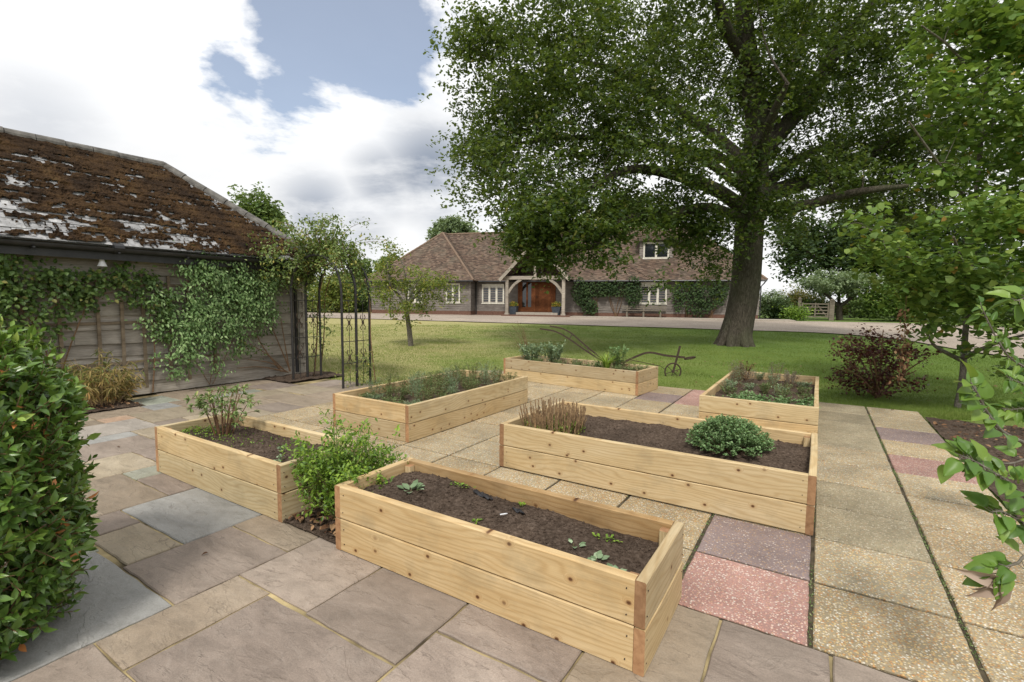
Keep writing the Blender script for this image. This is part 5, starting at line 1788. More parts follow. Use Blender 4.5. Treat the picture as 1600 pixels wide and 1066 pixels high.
    # pots by the door
    for k, px in enumerate((803, 870)):
        x, _ = hx(px, 485, .1)
        p = H_ORG + HE*x + HN*.0 + np.array([0, 0, .1])
        lab = 'dark square planter of yellow flowers by the porch post next to the three light window' if k == 0 else 'dark square planter of yellow flowers by the porch post on the climber side'
        t = thing('flower_pot', lab, 'flower pot', p, H_ROT)
        V = [(sx*w_, sy*w_, z) for z, w_ in ((0, .2), (.52, .29), (.56, .31), (.56, .25), (.48, .24)) for sx, sy in ((-1, -1), (1, -1), (1, 1), (-1, 1))]
        F = [[3, 2, 1, 0]] + [[r_*4+i, r_*4+(i+1) % 4, r_*4+4+(i+1) % 4, r_*4+4+i] for r_ in range(4) for i in range(4)] + [[16, 17, 18, 19]]
        obj('pot', [(np.array(V, float), F)], M['lead'], t)
        n_ = 420
        P = rvec(n_)*np.array([.32, .32, .22])*rng.random((n_, 1))**.4 + np.array([0, 0, .68])
        leaf_obj('flowers', [leaves(P, rvec(n_)+np.array([0, 0, .4]), rvec(n_), .08, .06, T_SIMPLE)], M['lf_flower'], t)
    # bench
    xa, _ = hx(971, 490, .35)
    xb, _ = hx(1041, 490, .35)
    c = H_ORG + HE*(xa+xb)/2 + HN*.4 + np.array([0, 0, .05])
    bw = (xb-xa)/2
    t = thing('garden_bench', 'long weathered wooden bench against the house wall below the window', 'bench', c, H_ROT)
    for y in (-.16, -.02, .12):
        obj('seat_slat', [box(-bw, bw, y-.06, y+.06, .40, .44)], M['bench'], t)
    for z in (.55, .68):
        obj('back_slat', [box(-bw, bw, .24, .27, z-.04, z+.05)], M['bench'], t)
    for x in (-bw+.35, 0, bw-.35):
        obj('leg', [box(x-.05, x+.05, -.17, -.09, 0, .40)], M['bench'], t)
        obj('leg', [box(x-.05, x+.05, .17, .24, 0, .75)], M['bench'], t)
    # climbers on the house wall, leaves coloured dark for the oak's shade
    for lab, blobs, nl, sts in (('shade coloured leafy climber trained under the eaves between porch and bench', [(908, 455, 14, 22), (935, 452, 30, 12), (965, 450, 30, 13), (990, 455, 14, 24), (925, 480, 10, 12), (915, 470, 8, 20)], 2600, (925, 962)),
                                ('sparse climber on the dark house wall between window and oak trunk', [(1075, 455, 25, 16), (1110, 465, 24, 18), (1090, 480, 20, 14), (1060, 470, 8, 18), (1125, 452, 15, 12)], 1500, (1075, 1110))):
        t = thing('house_climber', lab, 'climber', H_ORG, H_ROT)
        P = []
        tot = sum(b[2]*b[3] for b in blobs)
        for px, py, rx, ry in blobs:
            k = int(nl*rx*ry/tot)
            a, r_ = rng.random(k)*6.28, np.sqrt(rng.random(k))
            for aa, rr_ in zip(a, r_):
                x, z = hx(px+rx*rr_*math.cos(aa), py+ry*rr_*math.sin(aa), .75)
                P.append((x, .82-random.random()*.4, max(z, .1)))
        P = np.array(P)
        n_ = len(P)
        leaf_obj('foliage', [leaves(P, rng.normal(size=(n_, 3))*.6+np.array([0, -.5, -.5]), np.array([0, -1, .7])+rvec(n_)*.5, rng.uniform(.09, .17, n_), .1, T_OVATE)], M['lf_dark'], t)
        stt = []
        for px in sts:
            xs, _ = hx(px, 480, .8)
            for k in range(4):
                stt += tube(spline([(xs+random.uniform(-.1, .1), .8, .02), (xs+random.uniform(-.4, .4), .78, .9), (xs+random.uniform(-1, 1), .78, 2.2)], 8), np.linspace(.025, .01, 8), 4)
        obj('stem', stt, M['stem_brown'], t)


R_house()


# ------------------------------------------------------------------ trees
def grow(base, limbs, crowns, ncl, twig=.008, expo=.45, sag=.06, maxr=None, seed=0):
    """limbs: list of (points, r0, r1) explicit; crowns: (centre, radii, weight). Clusters are joined to the nearest wood.
    -> wood parts, cluster centres"""
    r_ = np.random.default_rng(seed)
    wood, nodes = [], []
    for pts, r0, r1 in limbs:
        sp = spline(pts, max(8, len(pts)*6))
        k = np.linspace(0, 1, len(sp))
        wood += tube(sp, r0*(1-k)**.8 + r1*(1-(1-k)**.8), 10 if r0 > .2 else 7)
        nodes.append(np.c_[sp, r0+(r1-r0)*k])
    N = np.concatenate(nodes)
    wts = np.array([c[2] for c in crowns], float)
    which = r_.choice(len(crowns), ncl, p=wts/wts.sum())
    C = []
    for w_ in which:
        c, rad, _ = crowns[w_]
        d = r_.normal(size=3)
        d /= np.linalg.norm(d)
        C.append(np.asarray(c) + d*np.asarray(rad)*r_.random()**.42)
    C = np.array(C)
    d0 = np.min(np.linalg.norm(C[:, None]-N[None, :, :3], axis=2), axis=1)
    for i in np.argsort(d0):
        c = C[i]
        d = np.linalg.norm(N[:, :3]-c, axis=1) + 2.*np.maximum(0, N[:, 2]-c[2]-.2)*.3
        k = np.argmin(d)
        a = N[k, :3]
        ln = np.linalg.norm(c-a)
        if ln < 1e-3:
            continue
        r0 = min(N[k, 3]*.7, twig*(1+ln*1.6))
        mid = (a+c)/2 + r_.normal(size=3)*ln*.10 + np.array([0, 0, ln*sag])
        sp = spline([a, mid, c], 6)
        rr_ = np.linspace(r0, twig*.45, 6)
        wood += tube(sp, rr_, 5, False)
        N = np.concatenate([N, np.c_[sp[1:], rr_[1:]]])
    return wood, C


def crown_leaves(C, per, R, L, Wd, tmpl, seed=0, flat=.6, sub=10, subr=.28, upn=1., out=None, big=.38):
    r_ = np.random.default_rng(seed)
    n = len(C)
    sc_ = np.repeat(C, sub, 0) + r_.normal(size=(n*sub, 3))*R*np.array([1, 1, flat])*.62
    k = per//sub
    P = np.repeat(sc_, k, 0) + r_.normal(size=(n*sub*k, 3))*R*subr*np.array([1, 1, .8])
    m = len(P)
    D = r_.normal(size=(m, 3))
    D[:, 2] = D[:, 2]*.5 - .25
    Nn = np.array([0, 0, upn]) + r_.normal(size=(m, 3))*.55
    s = r_.uniform(1-big, 1+big, m)
    return leaves(P, D, Nn, L*s, Wd*s, tmpl, r_.random(m))


def ell(px, py, Y, rx, rz, ry, wt=None):
    c = at(px, py, Y)
    k = Y/FOC
    v = rx*k*rz*k*ry
    return (c, (rx*k, ry, rz*k), wt or v**.8)


def tree(name, label, cat, base, limbs, crowns, ncl, per, R, L, Wd, tmpl, lmat, wmat, seed, group=None, **kw):
    gk = {k: v for k, v in kw.items() if k in ('twig', 'sag')}
    lk = {k: v for k, v in kw.items() if k in ('flat', 'sub', 'subr', 'upn')}
    t = thing(name, label, cat, base, 0, group)
    b = np.asarray(base, float)
    wood, C = grow(b, limbs, crowns, ncl, seed=seed, **gk)
    obj('trunk', [(p[0]-b, *p[1:]) for p in wood], wmat, t, smooth=True)
    (V, F), rn = crown_leaves(C, per, R, L, Wd, tmpl, seed+1, **lk)
    obj('crown', [(V-b, F)], lmat, t, rnd=rn)
    return t


def R_oak():
    b = np.array([7.3, 16.0, float(terr(16.))])
    Y = 16.
    def A(px, py, dy=0.):
        return at(px, py, Y+dy)
    trunk = [b+np.array([.02, 0, -.1]), A(1155, 500), A(1164, 450), A(1168, 400), A(1171, 350), A(1176, 310)]
    limbs = [(trunk, .47, .42)]
    limbs += [([A(1180, 320), A(1180, 260, .2), A(1183, 190, .3), A(1172, 110, .3), A(1163, 30, .2), A(1158, -60)], .44, .18),
              ([A(1178, 340), A(1125, 300, -.6), A(1060, 275, -1.2), A(985, 265, -1.8), A(910, 300, -2.6)], .25, .05),
              ([A(1176, 350), A(1110, 325, -1.), A(1040, 335, -2.2), A(975, 345, -3.), A(925, 385, -3.4), A(880, 380, -3.6), A(840, 395, -3.8)], .17, .03),
              ([A(1182, 270), A(1120, 215, .5), A(1050, 165, .8), A(960, 110, 1.), A(870, 90, 1.2)], .22, .04),
              ([A(1170, 300), A(1090, 245, -.5), A(1010, 225, -.9), A(900, 215, -1.), A(800, 225, -1.)], .16, .03),
              ([A(1178, 110), A(1140, 55, -1), A(1120, 0, -1.6), A(1080, -60, -2)], .2, .07),
              ([A(1183, 310), A(1240, 290, .3), A(1310, 270, .5), A(1390, 225, .6), A(1480, 190, .6)], .30, .07),
              ([A(1183, 330), A(1260, 320, -1), A(1340, 300, -2.), A(1420, 290, -2.6)], .2, .05),
              ([A(1186, 240), A(1250, 170, .4), A(1300, 90, .5), A(1360, 10, .5), A(1400, -60, .5)], .3, .1),
              ([A(1184, 200), A(1230, 120, 1.5), A(1260, 40, 2.5), A(1290, -60, 3)], .22, .08),
              ([A(1181, 310), A(1160, 270, 1.6), A(1110, 240, 3.2), A(1040, 235, 4.6)], .25, .06),
              ([A(1183, 300), A(1230, 260, 1.8), A(1290, 230, 3.4), A(1340, 225, 4.8)], .25, .06),
              ([A(1178, 320), A(1180, 270, -1.6), A(1200, 200, -3.), A(1230, 130, -4.2)], .22, .05)]
    crowns = [ell(1130, 40, 16, 330, 150, 5.5), ell(870, 120, 15.4, 165, 160, 3.4), ell(800, 180, 14.8, 95, 150, 2.4), ell(850, 290, 13.4, 120, 95, 2.2), ell(935, 358, 12.8, 60, 36, 1.4, 2.4), ell(860, 345, 12.8, 70, 50, 1.5, 4.),
              ell(843, 374, 12.6, 52, 36, 1., 2.2), ell(866, 402, 12.6, 24, 22, .6, .7), ell(935, 408, 12.7, 16, 20, .4, .35), ell(818, 396, 12.5, 18, 18, .5, .4), ell(975, 335, 13.4, 75, 32, 1.3, 2.6), ell(1078, 358, 15., 45, 36, 1.1, 2.), ell(1112, 395, 15.2, 26, 48, .9, 1.4), ell(1250, 350, 15.6, 48, 28, 1.3), ell(1215, 320, 14.5, 35, 30, .8), ell(960, 240, 14.5, 110, 90, 2.5),
              ell(1080, 210, 13.2, 90, 80, 1.8), ell(1330, 120, 16.5, 170, 150, 4.5), ell(1420, 240, 16.6, 130, 75, 3.5, 14.), ell(1290, 290, 15.5, 100, 45, 2.5), ell(1390, 320, 16.5, 100, 30, 2.5, 5.), ell(1060, 310, 14.2, 90, 40, 1.), ell(1140, 345, 14.6, 50, 40, .8), ell(818, 385, 12.6, 34, 26, .7), ell(1180, 290, 14.2, 50, 40, .7),
              ell(735, 60, 15, 55, 110, 1.5), ell(740, 230, 14.8, 35, 90, 1.2), ell(1050, 440, 13.6, 22, 20, .5), ell(1190, 235, 13., 60, 60, 1.)]
    t = tree('oak_tree', 'huge spreading oak with a thick flared trunk standing on the lawn', 'tree', b, limbs, crowns, 1100, 153, .58, .112, .074, T_OAKS, M['lf_oak'], M['bark'], 50, flat=.62, sub=17, subr=.17, sag=.05, twig=.014)
    # buttress roots of the flared foot
    parts = []
    for k in range(9):
        a = k*2*math.pi/9 + random.uniform(-.2, .2)
        d = np.array([math.cos(a), math.sin(a), 0])
        ext = random.uniform(.58, .76)
        parts += tube(spline([d*ext+np.array([0, 0, -.14]), d*.48+np.array([0, 0, .06]), d*.34+np.array([.03, 0, .4]), d*.2+np.array([.1, 0, 1.05])], 12), np.linspace(.10, .2, 12), 8)
    obj('root_flare', parts, M['bark'], t, smooth=True)


R_oak()


def R_trees():
    # young orchard tree on the lawn
    b = ground_at(642, 541)
    Y = b[1]
    A = lambda px, py, dy=0.: at(px, py, Y+dy)
    limbs = [([b, A(640, 520), A(637, 498), A(634, 478)], .085, .06), ([A(634, 480), A(622, 460), A(610, 445, -.3), A(605, 410, -.4)], .045, .015), ([A(635, 482), A(655, 455, .2), A(672, 440, .4), A(700, 432, .5)], .045, .012),
             ([A(634, 480), A(636, 450, .4), A(628, 410, .6), A(615, 395, .6)], .024, .012), ([A(634, 479), A(645, 455, -.6), A(660, 430, -.9)], .018, .01)]
    crowns = [ell(610, 410, Y, 24, 30, .7), ell(685, 438, Y, 34, 18, .8), ell(622, 480, Y-.4, 34, 26, .7), ell(645, 440, Y, 32, 22, .9), ell(705, 460, Y, 14, 22, .5), ell(660, 470, Y+.4, 30, 18, .6), ell(600, 450, Y, 18, 30, .6)]
    tree('fruit_tree', 'slender young fruit tree with a sparse drooping crown on the lawn', 'tree', b, limbs, crowns, 85, 56, .26, .085, .045, T_OVATE, M['lf_orchard'], M['bark2'], 61, sub=8, subr=.3, twig=.007, sag=.12)
    # lime tree at the right
    b = np.array([6.75, 7.3, -.03])
    A = lambda px, py, dy=0.: at(px, py, 7.3+dy)
    limbs = [([b, A(1504, 590), A(1507, 540), A(1512, 480), A(1520, 380), A(1530, 250), A(1545, 100), A(1555, -80)], .045, .02),
             ([A(1500, 562), A(1480, 552, -.2), A(1460, 540, -.3), A(1445, 515, -.4)], .035, .012), ([A(1505, 560), A(1535, 545, -.3), A(1575, 530, -.4), A(1620, 520, -.4)], .035, .012),
             ([A(1512, 480), A(1450, 430, -.8), A(1380, 370, -1.2), A(1330, 350, -1.4)], .024, .01), ([A(1518, 400), A(1580, 330, .2), A(1680, 260, .2)], .024, .012), ([A(1525, 330), A(1470, 260, -.5), A(1420, 190, -.8)], .02, .01),
             ([A(1535, 220), A(1600, 130, .2), A(1680, 60, .3)], .02, .01), ([A(1540, 150), A(1490, 80, -.4), A(1440, 40, -.6)], .018, .01), ([A(1514, 450), A(1500, 400, -1.2), A(1490, 370, -1.9)], .02, .01)]
    crowns = [ell(1570, 60, 7.2, 120, 90, 1.), ell(1490, 45, 6.9, 65, 55, .6), ell(1560, 200, 6.9, 85, 60, .9), ell(1480, 150, 6.7, 55, 40, .5), ell(1440, 400, 6.2, 110, 28, .7), ell(1370, 360, 6., 60, 20, .4), ell(1500, 350, 6.2, 90, 30, .7), ell(1590, 330, 6.8, 80, 60, .9),
              ell(1520, 450, 6.6, 95, 35, .9), ell(1480, 495, 6.8, 55, 25, .5), ell(1590, 470, 6.9, 60, 60, .8), ell(1660, 250, 7.3, 70, 200, 1.), ell(1560, 540, 6.8, 45, 14, .4), ell(1420, 440, 6.6, 40, 25, .5), ell(1475, 260, 6.9, 40, 30, .5), ell(1620, 560, 6.9, 30, 60, .4)]
    tree('lime_tree', 'young lime tree with tiers of heart shaped leaves overhanging the terrace edge', 'tree', b, limbs, crowns, 400, 48, .2, .078, .07, T_HEART, M['lf_lime'], M['bark2'], 71, flat=.42, sub=6, subr=.42, upn=1.5, twig=.006, sag=.0)
    # withered leaf bunch hanging on its lower branch
    n = 120
    P = np.stack([rng.normal(size=n)*.035, rng.normal(size=n)*.035, -rng.random(n)*1.0], -1)
    P[:, :2] += (vnoise(P[:, 2]*6, P[:, 2]*0, 3, 2)[:, None]-.5)*.1
    o = thing('dead_leaf_spray', 'hanging spray of withered orange brown leaves below the lime tree', 'leaves', at(1415, 480, 6.5))
    leaf_obj('foliage', [leaves(P, rng.normal(size=(n, 3))*.5+np.array([0, 0, -.8]), rvec(n), rng.uniform(.04, .08, n), .035, T_OVATE)], M['lf_litter'], o)
    obj('stem', tube([(0, 0, .15), (.01, 0, -.4), (-.01, .01, -1.)], .004, 4), M['stem_brown'], o)
    # maroon shrub
    b = ground_at(1372, 622)
    A = lambda px, py, dy=0.: at(px, py, b[1]+dy)
    limbs = []
    for px, py, dy in ((1300, 545, -.2), (1320, 575, -.5), (1345, 525, .2), (1380, 515, -.2), (1420, 535, .2), (1455, 555, -.1), (1430, 580, -.5), (1300, 590, .1), (1365, 560, -.6), (1400, 550, .5), (1330, 540, .5)):
        e = A(px, py, dy)
        limbs.append(([b, b*.5+e*.5+np.array([0, 0, .07]), e], .018, .005))
    crowns = [ell(1375, 590, b[1], 62, 26, .6), ell(1345, 550, b[1], 42, 24, .5), ell(1400, 550, b[1], 45, 24, .5), ell(1315, 590, b[1], 22, 18, .4), ell(1435, 560, b[1], 20, 14, .4), ell(1375, 530, b[1], 30, 14, .4)]
    tree('maroon_shrub', 'low spreading shrub with small maroon leaves at the lawn edge', 'shrub', b, limbs, crowns, 140, 24, .1, .05, .036, T_OVATE, M['lf_purple'], M['stem_brown'], 81, sub=4, subr=.5, twig=.005, flat=.7)
    # flat-topped clipped tree beyond the drive
    b = ground_at(1312, 500.5)
    Y = b[1]
    A = lambda px, py, dy=0.: at(px, py, Y+dy)
    limbs = [([b, A(1311, 490), A(1311, 478)], .2, .17), ([A(1311, 480), A(1296, 465), A(1282, 452)], .13, .05), ([A(1311, 480), A(1328, 467), A(1342, 455)], .13, .05), ([A(1311, 480), A(1311, 465, .5), A(1312, 450, 1)], .12, .05)]
    crowns = [ell(1308, 440, Y, 55, 14, 1.9), ell(1300, 448, Y, 38, 12, 1.6), ell(1340, 445, Y, 30, 14, 1.3)]
    tree('clipped_tree', 'flat topped clipped tree beside the field gate', 'tree', b, limbs, crowns, 120, 110, .4, .15, .09, T_SIMPLE, M['lf_fargrey'], M['bark'], 91, sub=8, subr=.3, twig=.02)
    # big dark tree behind it
    b = np.array([24., 38., .4])
    A = lambda px, py, Y=38.: at(px, py, Y)
    limbs = [([b, A(1290, 460), A(1290, 420)], .35, .25), ([A(1290, 420), A(1270, 400), A(1250, 380)], .18, .05), ([A(1290, 420), A(1330, 395), A(1370, 370)], .18, .05)]
    crowns = [ell(1300, 395, 38, 70, 38, 4.), ell(1390, 380, 38, 80, 60, 4.), ell(1245, 405, 37, 22, 30, 1.5), ell(1460, 400, 38, 70, 70, 4.), ell(1250, 360, 38, 50, 25, 2.5)]
    limbs[0] = ([np.array([at(1335, 500, 38.)[0], 38., .4]), A(1330, 460), A(1318, 420)], .35, .25)
    tree('dark_tree', 'big dark leaved tree standing behind the clipped tree', 'tree', limbs[0][0][0], limbs, crowns, 240, 120, 1., .30, .2, T_SIMPLE, M['lf_dark'], M['bark'], 95, sub=8, subr=.3, twig=.03)

    def bush(label, px, py, Y, rx, rz, mat, seed, ncl=40, L=.16, cat='bush', name='garden_bush', per=90, R=.45):
        c = at(px, py, Y)
        z0 = float(terr(Y))
        b_ = np.array([c[0], Y, z0])
        k = Y/FOC
        top = c[2]
        limbs = [([b_, (b_+c)/2, c], .06, .02)]
        tree(name, label, cat, b_, limbs, [ell(px, py, Y, rx, rz, rx*k*.8)], ncl, per, R, L, L*.6, T_SIMPLE, mat, M['bark2'], seed, sub=6, subr=.35, twig=.015)
    bush('silver green round bush by the end of the house', 1208, 475, 33, 16, 16, M['lf_fargrey'], 101)
    bush('dark green bush between house end and field gate', 1216, 483, 31.5, 9, 12, M['lf_dark'], 102, 24)
    bush('small yellow green bush against the gate post', 1243, 490, 30, 9, 8, M['lf_lovage'], 103, 20, .12)
    bush('large clipped olive hedge bush beyond the gate', 1252, 472, 46, 34, 15, M['lf_autumn'], 104, 60, .22, R=.7)
    bush('low dark hedge bush behind the field gate', 1278, 482, 44, 24, 10, M['lf_dark'], 105, 40, .2, R=.6)
    bush('pale meadow bush showing behind the clipped tree trunk', 1330, 484, 45, 26, 12, M['lf_autumn'], 106, 40, .2, R=.6)
    bush('mid green bush beside the clipped tree', 1362, 478, 36, 24, 24, M['lf_far'], 107, 60, .18, R=.6)
    bush('round leafy shrub at the drive edge under the lime tree', 1395, 470, 30, 32, 32, M['lf_lime'], 108, 70, .17, R=.6)
    bush('tall dark shrub behind the lime tree', 1450, 450, 30, 45, 50, M['lf_dark'], 109, 80, .2, R=.7)
    bush('broad green shrub far behind the lime trunk', 1540, 460, 32, 60, 50, M['lf_far'], 110, 90, .2, R=.7)
    bush('dark far shrub beyond the terrace corner', 1640, 440, 30, 70, 60, M['lf_dark'], 111, 90, .2, R=.7)
    # left background
    bush('dark hedge bush seen through the iron arch', 548, 468, 42, 40, 22, M['lf_dark'], 112, 70, .22, R=.8)
    bush('olive green shrub seen through the iron arch', 520, 462, 38, 26, 26, M['lf_orchard'], 113, 60, .2, R=.7)
    bush('mid green shrub at the far end of the drive', 590, 470, 45, 30, 20, M['lf_far'], 114, 60, .22, R=.8)
    bush('broad hedge bush beyond the outbuilding corner', 470, 455, 40, 40, 34, M['lf_far'], 115, 80, .22, R=.8)

    def far_tree(label, px, py, Y, rx, rz, mat, seed, ncl, L, kind='crown', name='far_tree'):
        k = Y/FOC
        z0 = float(terr(Y))
        c = at(px, py, Y)
        b_ = np.array([c[0], Y, z0])
        limbs = [([b_, np.array([c[0], Y, (z0+c[2])/2]), c], .3, .08)]
        cr = [ell(px, py, Y, rx, rz, rx*k*.8)] if kind == 'crown' else [ell(px, py+rz*.3, Y, rx, rz*.7, rx*k*.7), ell(px, py-rz*.35, Y, rx*.62, rz*.6, rx*k*.5), ell(px-rx*.5, py, Y, rx*.4, rz*.5, rx*k*.4), ell(px+rx*.55, py+3, Y, rx*.35, rz*.45, rx*k*.4)]
        tree(name, label, 'tree', b_, limbs, cr, ncl, 110, .07*rx*k+.35, L, L*.6, T_SIMPLE, mat, M['bark'], seed, sub=8, subr=.32, twig=.03)
    far_tree('round topped tree rising behind the outbuilding roof', 400, 350, 26, 48, 52, M['lf_far'], 121, 150, .2, 'x')
    far_tree('pale feathery tree rising behind the house ridge', 709, 365, 62, 36, 32, M['lf_fargrey'], 122, 150, .34, 'x')
    far_tree('distant tree beyond the left end of the house', 560, 440, 60, 40, 36, M['lf_far'], 123, 110, .34, 'x')
    far_tree('distant tree behind the lamp post', 612, 430, 58, 30, 30, M['lf_far'], 124, 90, .34, 'x')
    far_tree('distant tree behind the house roof near the oak', 985, 335, 60, 60, 34, M['lf_far'], 125, 120, .34, 'x')


R_trees()


# ------------------------------------------------------------------ gate, posts, lamp
def R_gate():
    a, b = ground_at(1251, 500), ground_at(1295, 501)
    d = b-a
    ln = float(np.linalg.norm(d[:2]))
    rz = math.atan2(d[1], d[0])
    g = thing('field_gate', 'weathered wooden five bar gate beside the gravel drive', 'gate', a, rz)
    for z in (.22, .42, .62, .82, 1.02):
        obj('rail', [box(.06, ln-.06, -.018, .018, z-.035, z+.035)], M['gate'], g)
    for x in (.06, ln-.06, ln/2):
        obj('stile', [box(x-.04, x+.04, -.045, -.019, .15, 1.1)], M['gate'], g)
    obj('brace', [bar((.1, .03, .22), (ln*.45, .03, 1.0), .02, .07)], M['gate'], g)
    obj('brace', [bar((ln-.1, .03, .22), (ln*.55, .03, 1.0), .02, .07)], M['gate'], g)
    for x, w_, h_, lab in ((-.1, .09, 1.35, 'slim square gate post next to the yellow green bush'), (ln+.12, .13, 1.25, 'stout square gate post next to the clipped tree')):
        p = a + np.array([math.cos(rz)*x, math.sin(rz)*x, 0])
        t = thing('gate_post', lab, 'post', p, rz)
        obj('post', [box(-w_, w_, -w_, w_, -.1, h_)], M['gate'], t)
        obj('cap', [(np.array([(-w_*1.2, -w_*1.2, h_), (w_*1.2, -w_*1.2, h_), (w_*1.2, w_*1.2, h_), (-w_*1.2, w_*1.2, h_), (0, 0, h_+.1)]), [[3, 2, 1, 0], [0, 1, 4], [1, 2, 4], [2, 3, 4], [3, 0, 4]])], M['gate'], t)
    p = ground_at(1206, 498)
    t = thing('fence_post', 'short dark fence post at the end of the house beside the silver bush', 'post', p, 0)
    obj('post', [box(-.1, .1, -.1, .1, -.1, .9)], M['gate'], t)
    obj('cap', [box(-.13, .13, -.13, .13, .9, .95)], M['gate'], t)
    # lamp post, lantern showing above the fruit tree
    c = at(609, 413, 30.)
    z0 = float(terr(30.))
    t = thing('lamp_post', 'black lantern on a slim post behind the fruit tree', 'lamp', (c[0], c[1], z0), 0)
    hh = c[2]-z0
    obj('pole', tube([(0, 0, -.1), (0, 0, .5), (0, 0, hh-.25)], [.05, .04, .03], 8), M['iron'], t)
    V = [(r_*math.cos(k*math.pi/3), r_*math.sin(k*math.pi/3), z) for z, r_ in ((hh-.27, .08), (hh+.12, .15), (hh+.14, .19), (hh+.28, .06), (hh+.36, .015)) for k in range(6)]
    F = [[r_*6+i, r_*6+(i+1) % 6, r_*6+6+(i+1) % 6, r_*6+6+i] for r_ in range(4) for i in range(6)] + [[5, 4, 3, 2, 1, 0], [24, 25, 26, 27, 28, 29]]
    obj('lantern', [(np.array(V), F)], M['iron'], t)


R_gate()


# ------------------------------------------------------------------ near foliage: bay bush, apple branches
def R_bay():
    b = np.array([-2.58, 1.98, 0.])
    t = thing('bay_bush', 'dense glossy bay laurel bush beside the terrace slabs', 'bush', b, 0)
    rad = np.array([.60, .60, .73])
    ns = 2700
    zz = .03 + 1.36*rng.random(ns)**.92
    aa = rng.random(ns)*2*math.pi
    Rz = .60*np.sqrt(np.clip(1-np.abs((zz-.60)/.86)**3.2, .02, 1))
    d = unit(np.stack([np.cos(aa), np.sin(aa), np.clip((zz-.6)/.7, -.3, 1.1)], -1))
    lump = .88 + .2*vnoise(aa*2.2, zz*4, 5, 3)
    rr_ = Rz*lump*np.where(zz > 1.2, np.sqrt(rng.random(ns)), 1-.28*rng.random(ns)**1.5)
    base = np.stack([np.cos(aa)*rr_, np.sin(aa)*rr_, zz], -1)
    sd = unit(d*.8 + rng.normal(size=(ns, 3))*.45 + np.array([0, 0, .55]))
    ln = rng.uniform(.03, .11, ns)
    st, LP, LD, LN, LR, LL = [], [], [], [], [], []
    for k in range(ns):
        if base[k, 0] < -.5 and random.random() < .5:
            continue
        e = base[k]+sd[k]*ln[k]
        st += tube([base[k]-sd[k]*.05, e], [.003, .0018], 4, False)
        m = random.randint(7, 12)
        f = np.linspace(-.3, 1, m)
        a = np.arange(m)*2.4 + random.random()*6
        u = unit(np.cross(sd[k], rvec(1)[0]))
        w_ = np.cross(sd[k], u)
        o = np.cos(a)[:, None]*u + np.sin(a)[:, None]*w_
        LP.append(base[k] + sd[k]*ln[k]*f[:, None])
        LD.append(o*(.95-.45*f[:, None]) + sd[k]*(.45+.5*f[:, None]) + rng.normal(size=(m, 3))*.18)
        LN.append(sd[k] - o*.3 + rvec(m)*.25)
        t0 = random.random()
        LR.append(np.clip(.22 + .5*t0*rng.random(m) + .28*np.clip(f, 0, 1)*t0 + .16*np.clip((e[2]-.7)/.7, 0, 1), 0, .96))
        LL.append(rng.uniform(.042, .072, m)*(1-.35*(f > .85)))
    P, D, N, rn, L_ = [np.concatenate(x) for x in (LP, LD, LN, LR, LL)]
    n = len(P)
    rn = np.where(rng.random(n) < .012, .99, rn)
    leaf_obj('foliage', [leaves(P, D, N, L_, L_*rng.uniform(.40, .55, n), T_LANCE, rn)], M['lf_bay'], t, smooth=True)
    for k in range(46):
        e = rvec(1)[0]*rad*.8+np.array([0, 0, .75])
        e[2] = max(e[2], .15)
        st += tube(spline([(random.uniform(-.08, .08), random.uniform(-.08, .08), -.02), (e*np.array([.5, .5, .45])), e], 8), np.linspace(.016, .004, 8), 5, False)
    obj('stem', st, M['stem_brown'], t)


R_bay()


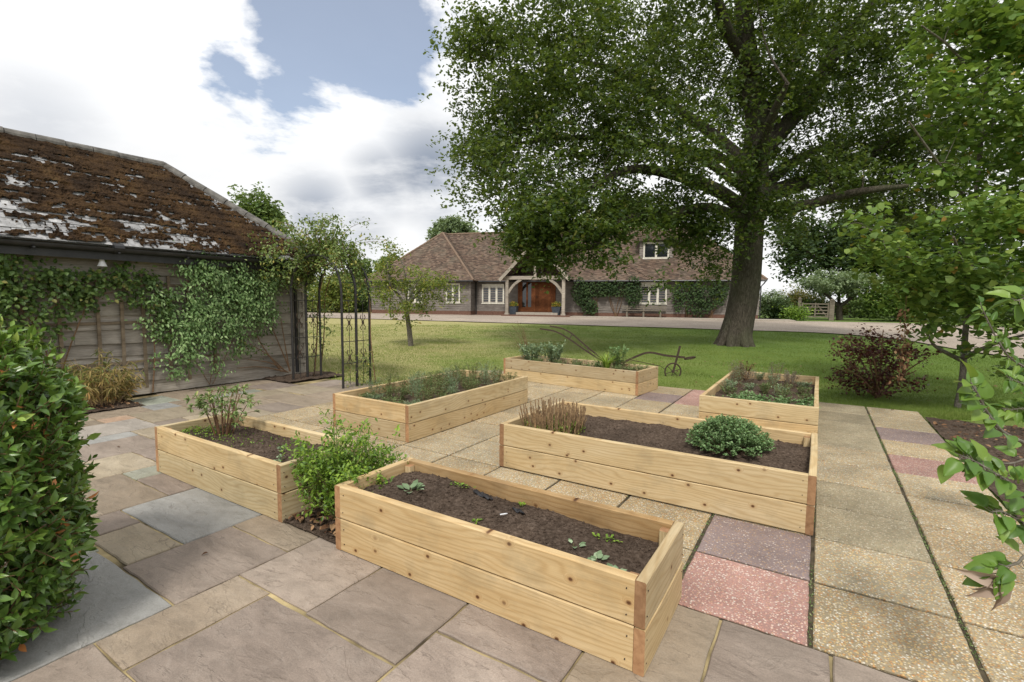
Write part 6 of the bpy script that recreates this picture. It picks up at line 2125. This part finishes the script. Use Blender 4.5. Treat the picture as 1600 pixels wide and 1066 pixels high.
def R_apple():
    b = np.array([3.15, 1.95, -.02])
    t = thing('apple_tree', 'young apple tree whose leafy shoots reach over the aggregate paving', 'tree', b, 0)
    A = lambda px, py, Y: at(px, py, Y) - b
    trunk = [np.zeros(3), np.array([.02, 0, .5]), np.array([-.02, .02, 1.1]), np.array([.0, .0, 1.7])]
    wood = tube(spline(trunk, 16), np.linspace(.03, .015, 16), 8)
    br = [([np.array([0, 0, .95]), A(1680, 730, 2.0), A(1600, 692, 1.85), A(1566, 674, 1.8), A(1543, 645, 1.78), A(1528, 617, 1.78), A(1517, 598, 1.78)], .009, 22, .09, .054, 0),
          ([np.array([0, 0, 1.05]), A(1700, 600, 2.4), A(1620, 580, 2.4), A(1582, 562, 2.4), A(1562, 537, 2.4), A(1545, 505, 2.4), A(1533, 478, 2.4)], .007, 26, .085, .03, 0),
          ([np.array([0, 0, .7]), A(1680, 820, 1.85), A(1610, 783, 1.75), A(1580, 756, 1.72), A(1552, 738, 1.7), A(1525, 722, 1.7), A(1502, 712, 1.7)], .007, 34, .085, .052, 0),
          ([np.array([0, 0, .68]), A(1690, 750, 1.9), A(1620, 718, 1.85), A(1580, 724, 1.82), A(1540, 724, 1.8), A(1488, 720, 1.8)], .005, 9, .08, .05, 0),
          ([np.array([0, 0, .5]), A(1680, 880, 1.8), A(1610, 868, 1.68), A(1590, 880, 1.66), A(1568, 888, 1.65), A(1556, 905, 1.65)], .007, 14, .09, .055, 0),
          ([np.array([0, 0, .62]), A(1700, 820, 1.8), A(1640, 800, 1.72), A(1600, 815, 1.7), A(1568, 800, 1.7), A(1548, 800, 1.7)], .006, 20, .085, .052, 0),
          ([np.array([0, 0, 1.3]), A(1700, 490, 2.1), A(1640, 460, 2.), A(1605, 465, 2.), A(1590, 470, 2.)], .006, 10, .095, .06, 0),
          ([np.array([0, 0, .9]), A(1720, 700, 2.6), A(1660, 640, 2.9), A(1620, 610, 3.), A(1575, 590, 3.)], .006, 40, .09, .05, 0),
          ([np.array([0, 0, .9]), A(1720, 720, 2.6), A(1660, 660, 2.9), A(1620, 640, 3.), A(1570, 640, 3.)], .006, 44, .09, .045, 0)]
    LV, DR = [], []
    for pts, r0, nl, L, Wd, _ in br:
        sp = spline(pts, 40)
        wood += tube(sp, np.linspace(r0, r0*.35, 40), 6)
        i = np.linspace(.42, 1., nl) + rng.normal(size=nl)*.008
        P = np.stack([np.interp(i, np.linspace(0, 1, 40), sp[:, c]) for c in range(3)], -1)
        T = unit(np.stack([np.interp(i, np.linspace(0, 1, 40), np.gradient(sp[:, c])) for c in range(3)], -1))
        sd = np.where(np.arange(nl) % 2, 1., -1.)[:, None]
        side = unit(np.cross(T, np.array([0, -.6, .8])))
        D = T*.55 + side*sd*.8 + rng.normal(size=(nl, 3))*.3 + np.array([0, 0, -.12])
        pet = P + unit(D)*.022
        for a_, b_ in zip(P, pet):
            wood += tube([a_, b_], .0016, 4, False)
        N = np.array([0, -.55, .9]) + rvec(nl)*.35
        s = rng.uniform(.7, 1.12, nl)
        LV.append(leaves(pet, D, N, L*s*.92, Wd*s, T_FINE))
    for e, dr in ((A(1556, 905, 1.65), [(-.8, 0, .1), (-.6, -.2, -.5), (.1, -.3, -.9), (.5, 0, -.8), (-.2, .3, -.8)]),):
        m = len(dr)
        DR.append(leaves(np.tile(e, (m, 1)), np.array(dr, float), np.array([0, -1, .3])+rvec(m)*.3, rng.uniform(.09, .115, m), .05, (T_FINE[0]*np.array([1, 1, 1.8]), T_FINE[1])))
    obj('trunk', wood, M['bark2'], t, smooth=True)
    leaf_obj('crown', LV, M['lf_apple'], t, smooth=True)
    o = leaf_obj('withered_leaves', DR, M['lf_dryapple'], t, smooth=True)
    o['label'] = 'withered pinkish brown leaves at the shoot tip'


R_apple()
# a few single leaves blown on to the paving
for k, (q, p, s, lab) in enumerate(((.635, 2.52, .05, 'curled brown leaf in the joint between coarse aggregate slabs'), (-3.02, 1.42, .035, 'small dark leaf on a mauve sandstone slab beside the blue slab'), (.95, 8.75, .06, 'brown leaf on the last aggregate slab before the lawn'), (-6.0, 2.0, .04, 'dark leaf fragment on mauve sandstone near the bay bush'))):
    (V, F), rn = leaves(np.zeros((1, 3)), np.array([[1, .2, .15]]), np.array([[0, .2, 1.]]), s, s*.5, (T_OVATE[0]*np.array([1, 1, 2.2]), T_OVATE[1]), np.array([.15]))
    tag(obj('fallen_leaf', [(V, F)], M['lf_litter'], loc=W(q, p, .008), rotz=random.random()*6, rnd=rn), lab, 'leaf')
